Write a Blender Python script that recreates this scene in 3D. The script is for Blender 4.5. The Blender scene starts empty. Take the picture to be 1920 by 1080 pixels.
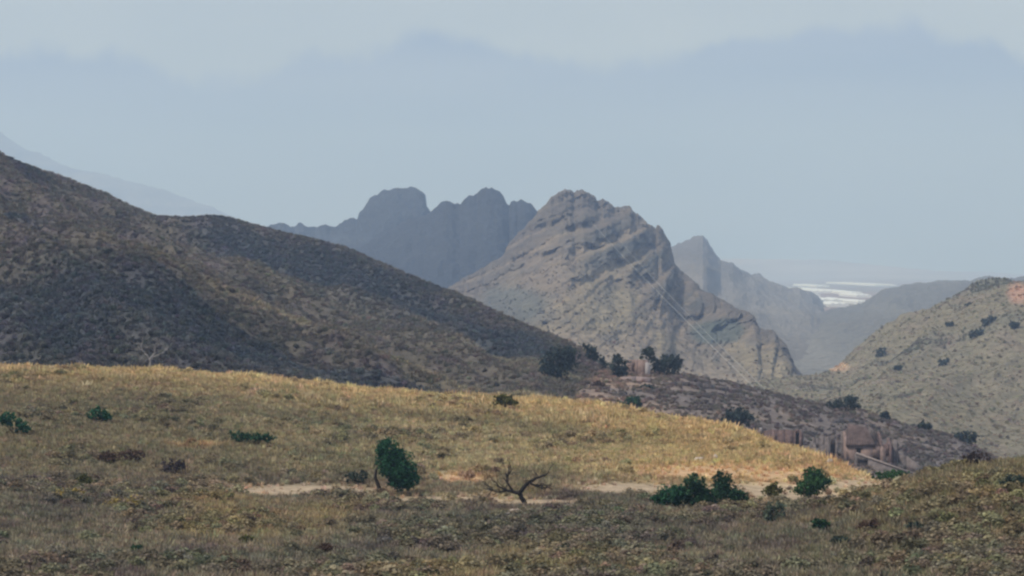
import bpy, math
import numpy as np
from mathutils import Vector

# ------------------------------------------------------------------ camera, world, sun, exposure
S = bpy.context.scene
F = 5444.0            # focal length in pixels of a 1920 px wide frame (about 20 degrees across)
HOR = 500.0           # picture row of the level horizon
cam_d = bpy.data.cameras.new('camera'); cam = bpy.data.objects.new('camera', cam_d)
S.collection.objects.link(cam); S.camera = cam
cam.location = (0, 0, 0); cam.rotation_euler = (math.radians(90), 0, 0)
cam_d.sensor_width = 36; cam_d.lens = 36*F/1920; cam_d.shift_y = -(540-HOR)/1920
cam_d.clip_start = 0.5; cam_d.clip_end = 60000

SUN_AZ, SUN_EL = math.radians(-112), math.radians(55)      # azimuth from +Y, clockwise
sun_v = Vector((math.sin(SUN_AZ)*math.cos(SUN_EL), math.cos(SUN_AZ)*math.cos(SUN_EL), math.sin(SUN_EL)))
sun_d = bpy.data.lights.new('sun', 'SUN'); sun = bpy.data.objects.new('sun', sun_d)
S.collection.objects.link(sun)
sun_d.energy = 3.0; sun_d.angle = math.radians(8); sun_d.color = (1.0, .94, .86)
sun.rotation_euler = sun_v.to_track_quat('Z', 'Y').to_euler(); sun.location = (0, 0, 300)

world = bpy.data.worlds.new('World'); S.world = world; world.use_nodes = True
def build_world():
    nt = world.node_tree; N = nt.nodes; L = nt.links; N.clear()
    out = N.new('ShaderNodeOutputWorld'); bg = N.new('ShaderNodeBackground'); bg.inputs['Strength'].default_value = .1
    sky = N.new('ShaderNodeTexSky'); sky.sky_type = 'NISHITA'; sky.sun_disc = False
    sky.sun_elevation = SUN_EL; sky.sun_rotation = SUN_AZ
    sky.air_density = 1.0; sky.dust_density = 1.5; sky.ozone_density = 1.0
    tc = N.new('ShaderNodeTexCoord')
    mp = N.new('ShaderNodeMapping'); mp.inputs['Scale'].default_value = (1, 1, 2.2)
    L.new(tc.outputs['Generated'], mp.inputs['Vector'])
    n1 = N.new('ShaderNodeTexNoise'); n1.inputs['Scale'].default_value = 7; n1.inputs['Detail'].default_value = 6
    n1.inputs['Roughness'].default_value = .5
    L.new(mp.outputs['Vector'], n1.inputs['Vector'])
    # a heavy cloud bank all round the horizon, its ragged top some five degrees up
    sep = N.new('ShaderNodeSeparateXYZ'); L.new(tc.outputs['Generated'], sep.inputs['Vector'])
    n2 = N.new('ShaderNodeTexNoise'); n2.inputs['Scale'].default_value = 11; n2.inputs['Detail'].default_value = 7; n2.inputs['Roughness'].default_value = .58
    mp2 = N.new('ShaderNodeMapping'); mp2.inputs['Scale'].default_value = (1, 1, .6); mp2.inputs['Location'].default_value = (.31, 0, .2)
    L.new(tc.outputs['Generated'], mp2.inputs['Vector']); L.new(mp2.outputs['Vector'], n2.inputs['Vector'])
    a = N.new('ShaderNodeMath'); a.operation = 'MULTIPLY_ADD'; a.inputs[1].default_value = -.085; a.inputs[2].default_value = .0425
    L.new(n2.outputs['Fac'], a.inputs[0])
    b = N.new('ShaderNodeMath'); b.operation = 'ADD'; L.new(sep.outputs['Z'], b.inputs[0]); L.new(a.outputs[0], b.inputs[1])
    rmp = N.new('ShaderNodeMapRange'); rmp.interpolation_type = 'SMOOTHSTEP'
    rmp.inputs['From Min'].default_value = .066; rmp.inputs['From Max'].default_value = .074
    L.new(b.outputs[0], rmp.inputs['Value'])
    cr = N.new('ShaderNodeValToRGB')
    cr.color_ramp.elements[0].position = .35; cr.color_ramp.elements[0].color = (4.2, 4.85, 5.7, 1)
    cr.color_ramp.elements[1].position = .70; cr.color_ramp.elements[1].color = (5.2, 5.75, 6.3, 1)
    L.new(n1.outputs['Fac'], cr.inputs['Fac'])
    n3 = N.new('ShaderNodeTexNoise'); n3.inputs['Scale'].default_value = 6; n3.inputs['Detail'].default_value = 5
    mp3 = N.new('ShaderNodeMapping'); mp3.inputs['Scale'].default_value = (1, 1, 5.5); mp3.inputs['Location'].default_value = (.7, .2, 0)
    L.new(tc.outputs['Generated'], mp3.inputs['Vector']); L.new(mp3.outputs['Vector'], n3.inputs['Vector'])
    cr3 = N.new('ShaderNodeValToRGB')
    cr3.color_ramp.elements[0].position = .36; cr3.color_ramp.elements[0].color = (2.5, 3.2, 5.3, 1)
    cr3.color_ramp.elements[1].position = .66; cr3.color_ramp.elements[1].color = (3.35, 4.0, 5.9, 1)
    L.new(n3.outputs['Fac'], cr3.inputs['Fac'])
    mb = N.new('ShaderNodeMix'); mb.data_type = 'RGBA'; L.new(cr3.outputs['Color'], mb.inputs['A'])
    L.new(rmp.outputs['Result'], mb.inputs['Factor']); L.new(cr.outputs['Color'], mb.inputs['B'])
    m = N.new('ShaderNodeMix'); m.data_type = 'RGBA'; m.inputs['Factor'].default_value = .90
    L.new(sky.outputs['Color'], m.inputs['A']); L.new(mb.outputs['Result'], m.inputs['B'])
    L.new(m.outputs['Result'], bg.inputs['Color']); L.new(bg.outputs[0], out.inputs['Surface'])
build_world()
S.view_settings.view_transform = 'Standard'; S.view_settings.look = 'None'
S.view_settings.exposure = 0.16; S.view_settings.gamma = 1.0; S.view_settings.use_curve_mapping = False
S.render.engine = 'CYCLES'
S.cycles.use_denoising = True
try: S.cycles.denoiser = 'OPENIMAGEDENOISE'
except Exception: pass
S.cycles.pixel_filter_type = 'BLACKMAN_HARRIS'; S.cycles.filter_width = 2.4     # the photograph is a soft telephoto frame
S.cycles.max_bounces = 4; S.cycles.diffuse_bounces = 2; S.cycles.glossy_bounces = 1
S.cycles.transmission_bounces = 2; S.cycles.transparent_max_bounces = 8; S.cycles.volume_bounces = 1
S.cycles.use_adaptive_sampling = False

# haze strength (per metre) and its tint: blue scatters more than red
HAZE_DENSITY = 1.75e-4; HAZE_COLOR = (.46, .64, 1.0)

# ------------------------------------------------------------------ numeric helpers
rng = np.random.default_rng(7)
_perm = np.random.default_rng(3).permutation(256); _perm = np.concatenate([_perm, _perm, _perm])
_g3 = np.random.default_rng(5).normal(size=(256, 3)); _g3 /= np.linalg.norm(_g3, axis=1)[:, None]
def noise3(x, y, z):
    x, y, z = np.broadcast_arrays(np.asarray(x, float), np.asarray(y, float), np.asarray(z, float))
    xi = np.floor(x).astype(int); yi = np.floor(y).astype(int); zi = np.floor(z).astype(int)
    fx, fy, fz = x-xi, y-yi, z-zi
    w = lambda t: t*t*t*(t*(t*6-15)+10)
    u, v, q = w(fx), w(fy), w(fz)
    def g(dx, dy, dz):
        h = _perm[_perm[_perm[(xi+dx) & 255]+((yi+dy) & 255)]+((zi+dz) & 255)]
        gg = _g3[h]
        return gg[..., 0]*(fx-dx)+gg[..., 1]*(fy-dy)+gg[..., 2]*(fz-dz)
    l = lambda a, b, t: a+(b-a)*t
    return 1.6*l(l(l(g(0,0,0), g(1,0,0), u), l(g(0,1,0), g(1,1,0), u), v),
                 l(l(g(0,0,1), g(1,0,1), u), l(g(0,1,1), g(1,1,1), u), v), q)
def fbm(x, y, z=0., oct=4, gain=.5, ridged=False):
    s = 0; a = 1; f = 1; tot = 0
    for k in range(oct):
        n = noise3(x*f+17.3*k, y*f-9.1*k, z*f+3.7*k)
        if ridged: n = 1-2*np.abs(n)
        s = s+a*n; tot += a; a *= gain; f *= 2.03
    return s/tot
def smooth(a, b, x):
    t = np.clip((x-a)/(b-a), 0, 1); return t*t*(3-2*t)
def mixc(c, d, f):
    return c*(1-f[..., None])+np.asarray(d, float)*f[..., None]
def P(px, py, Y):
    return np.array([(px-960)/F*Y, Y, (HOR-py)/F*Y])
def curve(pts, x):
    p = np.asarray(pts, float); return np.interp(x, p[:, 0], p[:, 1])
def pchip(vals, n):
    """vals (rows, cols) at integer knots, resampled with n samples per interval, monotone cubic"""
    v = np.asarray(vals, float); d = np.diff(v, axis=0); m = np.zeros_like(v)
    a, b = d[:-1], d[1:]
    with np.errstate(divide='ignore', invalid='ignore'):
        h = np.where(a*b > 0, 2*a*b/(a+b), 0)
    m[1:-1] = h; m[0] = d[0]; m[-1] = d[-1]
    out = []; ts = []
    for i in range(len(v)-1):
        k = n[i] if hasattr(n, '__len__') else n
        t = np.linspace(0, 1, k, endpoint=False)[:, None]
        out.append((2*t**3-3*t**2+1)*v[i]+(t**3-2*t**2+t)*m[i]+(-2*t**3+3*t**2)*v[i+1]+(t**3-t**2)*m[i+1])
        ts.append(i+t[:, 0])
    out.append(v[-1:]); ts.append(np.array([len(v)-1.]))
    return np.concatenate(out), np.concatenate(ts)

# ------------------------------------------------------------------ mesh / object helpers
C = S.collection
def link(name, me, mats=(), parent=None, loc=None):
    o = bpy.data.objects.new(name, me); C.objects.link(o)
    if me is not None:
        for m in (mats if isinstance(mats, (list, tuple)) else [mats]): me.materials.append(m)
    if parent is not None: o.parent = parent
    if loc is not None: o.location = loc
    return o
def tag(o, label=None, cat=None, group=None, kind=None):
    if label: o['label'] = label
    if cat: o['category'] = cat
    if group: o['group'] = group
    if kind: o['kind'] = kind
    return o
def raw_mesh(name, V, faces, k, shade=False):
    """V (n,3), faces (m,k)"""
    me = bpy.data.meshes.new(name); V = np.ascontiguousarray(V, np.float32); faces = np.ascontiguousarray(faces, np.int32)
    me.vertices.add(len(V)); me.vertices.foreach_set('co', V.ravel())
    me.loops.add(faces.size); me.loops.foreach_set('vertex_index', faces.ravel())
    me.polygons.add(len(faces)); me.polygons.foreach_set('loop_start', np.arange(0, faces.size, k, dtype=np.int32))
    if shade: me.polygons.foreach_set('use_smooth', np.ones(len(faces), bool))
    me.update(calc_edges=True); me.validate()
    return me
def set_col(me, name, col):
    a = me.attributes.new(name, 'FLOAT_COLOR', 'POINT')
    a.data.foreach_set('color', np.concatenate([col, np.ones((len(col), 1))], 1).astype(np.float32).ravel())

class Land:
    """a sheet of ground given by rows from its near edge over its crest to its back"""
    def __init__(s, px, rows, n):
        s.px = px; Yr = np.array([curve(r[1], px) if hasattr(r[1], '__len__') else np.full(len(px), float(r[1])) for r in rows])
        Zr = np.array([(HOR-curve(r[0], px))/F*Yr[i] if not callable(r[0]) else r[0](px, Yr[i]) for i, r in enumerate(rows)])
        s.Y, s.t = pchip(Yr, n); s.Z, _ = pchip(Zr, n)
        s.U = np.broadcast_to((px-960)/F, s.Y.shape); s.X = s.U*s.Y
        s.PXg = np.broadcast_to(px, s.Y.shape); s.T = np.broadcast_to(s.t[:, None], s.Y.shape)
    def finish(s, name, mat, col, label=None):
        s.pos = np.stack([s.X, s.Y, s.Z], -1); col = np.clip(col*1.2, 0, .8); s.col = col
        nr, nc = s.X.shape; idx = np.arange(nr*nc).reshape(nr, nc)
        f = np.stack([idx[:-1, :-1], idx[:-1, 1:], idx[1:, 1:], idx[1:, :-1]], -1).reshape(-1, 4)
        me = raw_mesh(name, s.pos.reshape(-1, 3), f, 4, True); set_col(me, 'tint', col.reshape(-1, 3))
        s.obj = link(name, me, mat); tag(s.obj, label, kind='structure')
        s.sx = 960+F*s.X/np.maximum(s.Y, 1); s.sy = HOR-F*s.Z/np.maximum(s.Y, 1)
        return s
    def at(s, px, py, tmax=99, tmin=0):
        """the point of this ground seen at a picture point (nearest vertex)"""
        d = (s.sx-px)**2+(s.sy-py)**2+1e9*((s.T > tmax) | (s.T < tmin) | (s.Y < 5))
        k = np.unravel_index(np.argmin(d), d.shape); return s.pos[k].copy()
    def slope(s):
        gx = np.gradient(s.pos, axis=1); gt = np.gradient(s.pos, axis=0); n = np.cross(gx, gt)
        n /= np.linalg.norm(n, axis=-1)[..., None]+1e-9; return n
    def scatter(s, count, weight, lo, hi, power=1.0):
        """random points on cells, weight (rows, cols); returns positions, colours, uv cell (t, px)"""
        p = s.pos; a = np.linalg.norm(np.cross(p[:-1, 1:]-p[:-1, :-1], p[1:, :-1]-p[:-1, :-1]), axis=-1)
        w = a**power*weight[:-1, :-1]; w = np.where((s.T[:-1, :-1] >= lo) & (s.T[:-1, :-1] <= hi), w, 0); w = w.ravel()/w.sum()
        k = rng.choice(w.size, count, p=w); i, j = np.unravel_index(k, a.shape)
        fa, fb = rng.random(count)[:, None], rng.random(count)[:, None]
        q = (p[i, j]*(1-fa)+p[i, j+1]*fa)*(1-fb)+(p[i+1, j]*(1-fa)+p[i+1, j+1]*fa)*fb
        return q, s.col[i, j], i, j

# ------------------------------------------------------------------ materials
def new_mat(name):
    m = bpy.data.materials.new(name); m.use_nodes = True; nt = m.node_tree; nt.nodes.clear()
    return m, nt.nodes, nt.links
def land_mat(name, sc=1.0, amp=.35, bump=.3, bscale=None):
    m, N, L = new_mat(name)
    out = N.new('ShaderNodeOutputMaterial'); bs = N.new('ShaderNodeBsdfPrincipled'); L.new(bs.outputs[0], out.inputs['Surface'])
    bs.inputs['Roughness'].default_value = .95; bs.inputs['Specular IOR Level'].default_value = .1
    at = N.new('ShaderNodeAttribute'); at.attribute_name = 'tint'
    tc = N.new('ShaderNodeTexCoord')
    n1 = N.new('ShaderNodeTexNoise'); n1.inputs['Scale'].default_value = sc; n1.inputs['Detail'].default_value = 5; n1.inputs['Roughness'].default_value = .65
    L.new(tc.outputs['Object'], n1.inputs['Vector'])
    mr = N.new('ShaderNodeMapRange'); mr.inputs['From Min'].default_value = .3; mr.inputs['From Max'].default_value = .7
    mr.inputs['To Min'].default_value = 1-amp; mr.inputs['To Max'].default_value = 1+amp
    L.new(n1.outputs['Fac'], mr.inputs['Value'])
    mx = N.new('ShaderNodeVectorMath'); mx.operation = 'SCALE'; L.new(at.outputs['Color'], mx.inputs[0]); L.new(mr.outputs['Result'], mx.inputs['Scale'])
    L.new(mx.outputs[0], bs.inputs['Base Color'])
    n2 = N.new('ShaderNodeTexNoise'); n2.inputs['Scale'].default_value = bscale or sc*1.7; n2.inputs['Detail'].default_value = 4
    L.new(tc.outputs['Object'], n2.inputs['Vector'])
    bp = N.new('ShaderNodeBump'); bp.inputs['Strength'].default_value = bump; bp.inputs['Distance'].default_value = .6/sc
    L.new(n2.outputs['Fac'], bp.inputs['Height']); L.new(bp.outputs[0], bs.inputs['Normal'])
    return m
def leaf_mat(name, col=None, instancer=False, trans=.3, spread=.45):
    m, N, L = new_mat(name)
    out = N.new('ShaderNodeOutputMaterial'); d = N.new('ShaderNodeBsdfDiffuse'); t = N.new('ShaderNodeBsdfTranslucent'); mx = N.new('ShaderNodeMixShader')
    mx.inputs[0].default_value = trans; L.new(d.outputs[0], mx.inputs[1]); L.new(t.outputs[0], mx.inputs[2]); L.new(mx.outputs[0], out.inputs['Surface'])
    if instancer:
        c = N.new('ShaderNodeAttribute'); c.attribute_type = 'INSTANCER'; c.attribute_name = 'tint'; src = c.outputs['Color']
    else:
        c = N.new('ShaderNodeRGB'); c.outputs[0].default_value = (*col, 1); src = c.outputs[0]
    g = N.new('ShaderNodeNewGeometry'); mr = N.new('ShaderNodeMapRange'); mr.inputs['To Min'].default_value = 1-spread; mr.inputs['To Max'].default_value = 1+spread
    L.new(g.outputs['Random Per Island'], mr.inputs['Value'])
    v = N.new('ShaderNodeVectorMath'); v.operation = 'SCALE'; L.new(src, v.inputs[0]); L.new(mr.outputs['Result'], v.inputs['Scale'])
    L.new(v.outputs[0], d.inputs['Color']); L.new(v.outputs[0], t.inputs['Color'])
    return m
def plain_mat(name, col, sc=2., amp=.3, rough=.9, bump=.3, dist=.05, col2=None, spec=.2):
    m, N, L = new_mat(name)
    out = N.new('ShaderNodeOutputMaterial'); bs = N.new('ShaderNodeBsdfPrincipled'); L.new(bs.outputs[0], out.inputs['Surface'])
    bs.inputs['Roughness'].default_value = rough; bs.inputs['Specular IOR Level'].default_value = spec
    tc = N.new('ShaderNodeTexCoord'); n = N.new('ShaderNodeTexNoise'); n.inputs['Scale'].default_value = sc; n.inputs['Detail'].default_value = 6; n.inputs['Roughness'].default_value = .65
    L.new(tc.outputs['Object'], n.inputs['Vector'])
    cr = N.new('ShaderNodeValToRGB'); c = np.array(col)
    cr.color_ramp.elements[0].position = .32; cr.color_ramp.elements[0].color = (*(c*(1-amp)), 1)
    cr.color_ramp.elements[1].position = .68; cr.color_ramp.elements[1].color = (*(np.array(col2) if col2 is not None else c*(1+amp)), 1)
    L.new(n.outputs['Fac'], cr.inputs['Fac']); L.new(cr.outputs['Color'], bs.inputs['Base Color'])
    if bump:
        bp = N.new('ShaderNodeBump'); bp.inputs['Strength'].default_value = bump; bp.inputs['Distance'].default_value = dist
        n2 = N.new('ShaderNodeTexVoronoi'); n2.inputs['Scale'].default_value = sc*1.6; L.new(tc.outputs['Object'], n2.inputs['Vector'])
        L.new(n2.outputs['Distance'], bp.inputs['Height']); L.new(bp.outputs[0], bs.inputs['Normal'])
    return m
M_near = land_mat('dry_soil', 1.2, .35, .3); M_hill = land_mat('scrub_hill', .35, .4, .6)
M_rock = land_mat('crag', .12, .35, .9); M_far = land_mat('far_land', .02, .2, .4)

# ================================================================== THE LAND
ST = []   # (points, tints, scale, variant) batches for ground cover are made after all land exists
PXN = np.concatenate([np.linspace(-1500, -200, 130, endpoint=False), np.linspace(-200, 2120, 700, endpoint=False), np.linspace(2120, 3400, 130)])
PXM = np.concatenate([np.linspace(-700, -100, 40, endpoint=False), np.linspace(-100, 2020, 620, endpoint=False), np.linspace(2020, 2600, 40)])

# ---- near ground: a slope under the viewer, a shallow dip with a track, and the yellow rise behind it
crestA = [(-1500, 697), (-200, 695), (0, 693), (300, 699), (500, 713), (700, 736), (900, 750), (1040, 757), (1150, 770), (1300, 797), (1400, 816), (1430, 832), (1470, 844), (1520, 856), (1600, 892), (1660, 910), (1800, 925), (1920, 930), (3400, 930)]
crestAY = [(-1500, 300), (700, 300), (1040, 290), (1300, 270), (1520, 245), (1640, 232), (1920, 226), (3400, 226)]
footA = [(-1500, 900), (0, 905), (400, 917), (700, 930), (1000, 936), (1150, 925), (1300, 932), (1640, 935), (1920, 945), (3400, 950)]
const = lambda z: (lambda px, Y: np.full(len(px), float(z)))
yA = lambda s: [(p, 205+(curve(crestAY, p)-205)*s) for p in (-1500, 0, 700, 1040, 1300, 1520, 1640, 1920, 3400)]
def zA(s, k):
    return lambda px, Y: ((HOR-curve(footA, px))/F*205)*(1-k)+((HOR-curve(crestA, px))/F*curve(crestAY, px))*k
A = Land(PXN, [(const(-1.9), -60), (const(-1.75), 0.5), (const(-5.4), 30), (const(-9.0), 62), (const(-12.3), 100),
    ([(-1500, 1080), (3400, 1080)], 130), ([(-1500, 995), (3400, 1000)], 166), (footA, 205),
    (zA(.5, .52), yA(.5)), (crestA, crestAY),
    (lambda px, Y: (HOR-curve(crestA, px))/F*curve(crestAY, px)-7, [(-1500, 355), (1040, 345), (1920, 290), (3400, 290)]),
    (const(-40), 455), (const(-55), 560)], [4, 6, 8, 12, 22, 70, 70, 80, 80, 30, 20, 6])
mound = curve([(-1500, 0), (1330, 0), (1420, .25), (1560, 1.05), (1640, 1.95), (1720, 2.75), (1800, 3.45), (1880, 3.75), (3400, 4.2)], A.PXg)
bump = np.where(A.Y < 172, np.exp(-((A.Y-172)/30)**2), np.exp(-((A.Y-172)/17)**2))
A.Z = A.Z+mound*bump
fade = smooth(60, 120, A.Y)
A.Z = A.Z+fade*(.45*fbm(A.X/19, A.Y/26, 1.5, 3)*(1-.7*np.exp(-((A.T-9)/.35)**2))+.12*fbm(A.X/3.2, A.Y/5, 4.2, 3))
v1 = fbm(A.X/14, A.Y/32, .3, 4); v2 = fbm(A.X/4.5, A.Y/11, 7.3, 4); v3 = fbm(A.X/30, A.Y/60, 11., 3)
rise = smooth(7.0, 7.5, A.T); upper = smooth(8.1, 8.95, A.T)
colA = np.broadcast_to(np.array([.265, .218, .150]), A.pos.shape if hasattr(A, 'pos') else A.X.shape+(3,)).copy()
colA = mixc(colA, [.185, .172, .125], smooth(-.05, .35, v1)*.8)                 # grey green scrub
colA = mixc(colA, [.160, .125, .108], smooth(.05, .35, v2)*.75)                    # dead brown stalks
colA = mixc(colA, [.340, .262, .135], smooth(.05, .4, -v1+.4*v3)*.85*(1-rise))   # straw patches
v1 = fbm(A.X/9, A.Y/14, .3, 4); riseC = mixc(np.broadcast_to(np.array([.37, .300, .175]), colA.shape), [.20, .178, .108], smooth(-.15, .25, v1+.5*v2)*.85)
riseC = mixc(riseC, [.54, .385, .180], smooth(900, 1350, A.PXg)*.5)  # sunlit glow at the right end of the rise, put into the tint
riseC = mixc(riseC, [.50, .365, .190], upper*.8*smooth(-.5, .2, v3+.6))  # backlit rim of the crest painted as a golden tint
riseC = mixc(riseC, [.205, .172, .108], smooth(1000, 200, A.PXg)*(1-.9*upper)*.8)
colA = mixc(colA*.80, riseC, rise)  # foreground cloud shade and sun on the rise are put into the tints
mo = np.clip(mound/2.2, 0, 1)*np.exp(-((A.Y-165)/32)**2)
colA = mixc(colA, [.215, .178, .100], np.clip(mo, 0, 1)*.8*smooth(-.3, .2, v2+.1))
def blob(px, py, rx, ry, soft=.5):
    d = np.sqrt(((A.sx_-px)/rx)**2+((A.sy_-py)/ry)**2)+.25*v2; return smooth(1+soft, 1-soft, d)
A.sx_ = 960+F*A.X/np.maximum(A.Y, 1); A.sy_ = HOR-F*A.Z/np.maximum(A.Y, 1)
vis = ((A.T > 5.5) & (A.T < 9.4)).astype(float)
sand = np.zeros_like(A.X)
for b in [(560, 922, 185, 12), (830, 940, 150, 9), (1180, 918, 110, 12), (1440, 925, 170, 22), (1600, 912, 90, 16), (1000, 945, 90, 8)]:
    sand = np.maximum(sand, blob(*b)*vis)
red = np.zeros_like(A.X)
for b in [(1330, 886, 120, 14), (1480, 893, 90, 12), (860, 898, 60, 10)]: red = np.maximum(red, blob(*b)*vis)
colA = mixc(colA, [.31, .235, .165], sand*.85); colA = mixc(colA, [.37, .23, .14], red*.75)
for b in [(1560, 880, 90, 12), (370, 838, 60, 6)]: colA = mixc(colA, [.44, .29, .16], blob(*b)*vis*.6)
bare = np.maximum(sand, red*.8)
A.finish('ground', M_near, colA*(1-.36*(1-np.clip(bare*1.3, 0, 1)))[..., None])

# ---- stony ridge with terraces behind the yellow rise
B = Land(PXM[(PXM > 700)], [
    (const(-44), 410), ([(700, 905), (1040, 880), (1300, 890), (1600, 890), (1700, 905), (2600, 960)], 445),
    ([(700, 770), (1040, 764), (1090, 745), (1300, 765), (1450, 800), (1600, 836), (1700, 862), (1850, 890), (2600, 960)], 505),
    ([(700, 760), (960, 742), (1040, 715), (1090, 697), (1130, 694), (1220, 700), (1300, 706), (1400, 726), (1440, 738), (1500, 751), (1560, 764), (1610, 772), (1650, 783), (1700, 800), (1740, 806), (1800, 824), (1850, 852), (1920, 890), (2600, 950)], 575),
    (lambda px, Y: (HOR-curve([(700, 770), (1090, 715), (1300, 725), (1500, 768), (1700, 815), (1850, 865), (2600, 960)], px))/F*Y-6, 640), (const(-62), 760)], [6, 50, 60, 18, 10])
mB = np.exp(-((B.T-3)/.15)**2)
stepB = np.abs(((B.Z*.55+.25*fbm(B.X/25, B.Y/40, 2, 3)) % 1)-.5)
rq = 1-.85*smooth(1395, 1425, B.PXg)*smooth(1720, 1690, B.PXg)*smooth(2.5, 2.2, B.T)
B.Z = B.Z+rq*(1.1*fbm(B.X/22, B.Y/45, 3.3, 4)*(1-.8*mB)+.35*fbm(B.X/5, B.Y/9, 1.1, 4))+rq*.5*stepB*(1-mB)
w1 = fbm(B.X/16, B.Y/30, 8., 4); w2 = fbm(B.X/5, B.Y/9, 2.2, 4)
colB = mixc(np.broadcast_to(np.array([.155, .130, .122]), B.X.shape+(3,)), [.235, .180, .145], smooth(-.05, .4, w1)*.75)
colB = mixc(colB, [.095, .088, .085], smooth(.05, .4, w2)*.7)
colB = mixc(colB, [.34, .24, .18], smooth(1330, 1120, B.PXg)*smooth(-.2, .3, w1+.1)*.75)
B.finish('stony_ridge', M_hill, colB*.77)

# ---- the big scrub hill on the left with its spur
cC = [(-700, 60), (-100, 235), (0, 286), (30, 302), (60, 312), (120, 334), (200, 364), (270, 398), (300, 405), (345, 407), (400, 405), (430, 409), (470, 421), (550, 441), (640, 461), (720, 496), (800, 531), (860, 551), (930, 586), (1000, 616), (1060, 641), (1090, 657), (1120, 682), (1150, 730), (1180, 800), (1240, 960), (2600, 1300)]
sC = [(-700, 330), (0, 400), (130, 417), (260, 457), (330, 484), (420, 537), (520, 580), (640, 620), (750, 655), (850, 694), (960, 732), (1040, 756), (1100, 800), (1180, 900), (1240, 1000), (2600, 1300)]
sCY = [(-700, 520), (0, 520), (330, 535), (640, 500), (960, 455), (1040, 448), (2600, 430)]
cCY = [(-700, 760), (0, 780), (300, 900), (640, 880), (1000, 690), (1090, 600), (1180, 540), (2600, 520)]
up = lambda c, d: [(p, q+d) for p, q in c]
ccm = lambda f, dy: [(p, curve(sC, p)*(1-f)+curve(cC, p)*f+dy) for p in range(-700, 2601, 20)]
Ccol = PXM[PXM < 1245]
C_ = Land(Ccol, [(const(-46), 370),
    ([(-700, 750), (0, 750), (500, 752), (960, 765), (1040, 790), (1240, 1000), (2600, 1300)], 395),
    (ccm(-.42, 6), [(p, curve(sCY, p)*.55+395*.45) for p in (-700, 0, 330, 640, 960, 1040, 2600)]),
    (sC, sCY), (ccm(.10, 4), [(p, curve(sCY, p)+55*(1 if p < 900 else .5)) for p in (-700, 0, 330, 640, 960, 1040, 2600)]),
    (ccm(.55, 0), [(p, curve(sCY, p)*.45+curve(cCY, p)*.55) for p in (-700, 0, 300, 640, 1000, 1090, 2600)]),
    (cC, cCY), (lambda px, Y: (HOR-curve(cC, px))/F*curve(cCY, px)-14, [(p, curve(cCY, p)+60) for p in (-700, 0, 300, 640, 1000, 1180, 2600)]),
    (const(-70), 1150)], [5, 45, 60, 25, 40, 60, 14, 8])
mC = np.exp(-((C_.T-6)/.3)**2)
gul = fbm((C_.X+.5*C_.Y)/34+.3*fbm(C_.X/60, C_.Y/60, 1, 2), (C_.Y-.3*C_.X)/110, 5., 4, ridged=True)
C_.Z = C_.Z+(9.*(gul-.80)+3.0*(fbm(C_.X/50, C_.Y/60, 9., 3)-.3))*(1-.95*mC)*smooth(.8, 1.6, C_.T)*(1-.92*smooth(900, 1010, C_.PXg))+.5*fbm(C_.X/7, C_.Y/12, 2., 4)*smooth(.5, 1.2, C_.T)
C_.pos = np.stack([C_.X, C_.Y, C_.Z], -1); nC = C_.slope()
x1 = fbm(C_.X/26, C_.Y/55, 4., 4); x2 = fbm(C_.X/8, C_.Y/18, 1.7, 4)
colC = mixc(np.broadcast_to(np.array([.150, .126, .092]), C_.X.shape+(3,)), [.068, .072, .066], smooth(.0, .4, x1-.45*gul+.1)*.9)
colC = mixc(colC, [.168, .128, .134], smooth(.0, .35, x2)*.5)  # purplish cast of the haze put into the hill tint
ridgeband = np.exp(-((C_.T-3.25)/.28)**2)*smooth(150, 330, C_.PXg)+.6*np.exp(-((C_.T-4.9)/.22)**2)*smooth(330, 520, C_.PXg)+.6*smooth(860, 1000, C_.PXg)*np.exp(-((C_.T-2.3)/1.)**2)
colC = mixc(colC, [.33, .265, .150], np.clip(ridgeband*smooth(-.55, .2, x2+x1+.1), 0, 1)*.9)  # lit spur crests painted as pale olive bands
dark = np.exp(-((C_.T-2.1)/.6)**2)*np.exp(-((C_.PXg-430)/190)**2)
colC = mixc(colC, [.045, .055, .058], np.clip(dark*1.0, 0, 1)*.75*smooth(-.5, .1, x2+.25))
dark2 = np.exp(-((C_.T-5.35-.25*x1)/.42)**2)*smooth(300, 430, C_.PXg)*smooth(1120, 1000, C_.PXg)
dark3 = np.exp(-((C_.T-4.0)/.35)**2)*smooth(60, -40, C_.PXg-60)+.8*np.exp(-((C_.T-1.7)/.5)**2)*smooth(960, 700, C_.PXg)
gloom = np.clip(np.maximum(dark2, dark3)*smooth(-.6, .1, x2+.3), 0, 1)  # shade in the gullies and folds, put into the dark blue tint below
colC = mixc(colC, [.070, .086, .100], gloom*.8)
C_.finish('scrub_hill', M_hill, colC*np.array([.54, .56, .62]))  # cloud shade and blue haze over the hill are put into this tint

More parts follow.
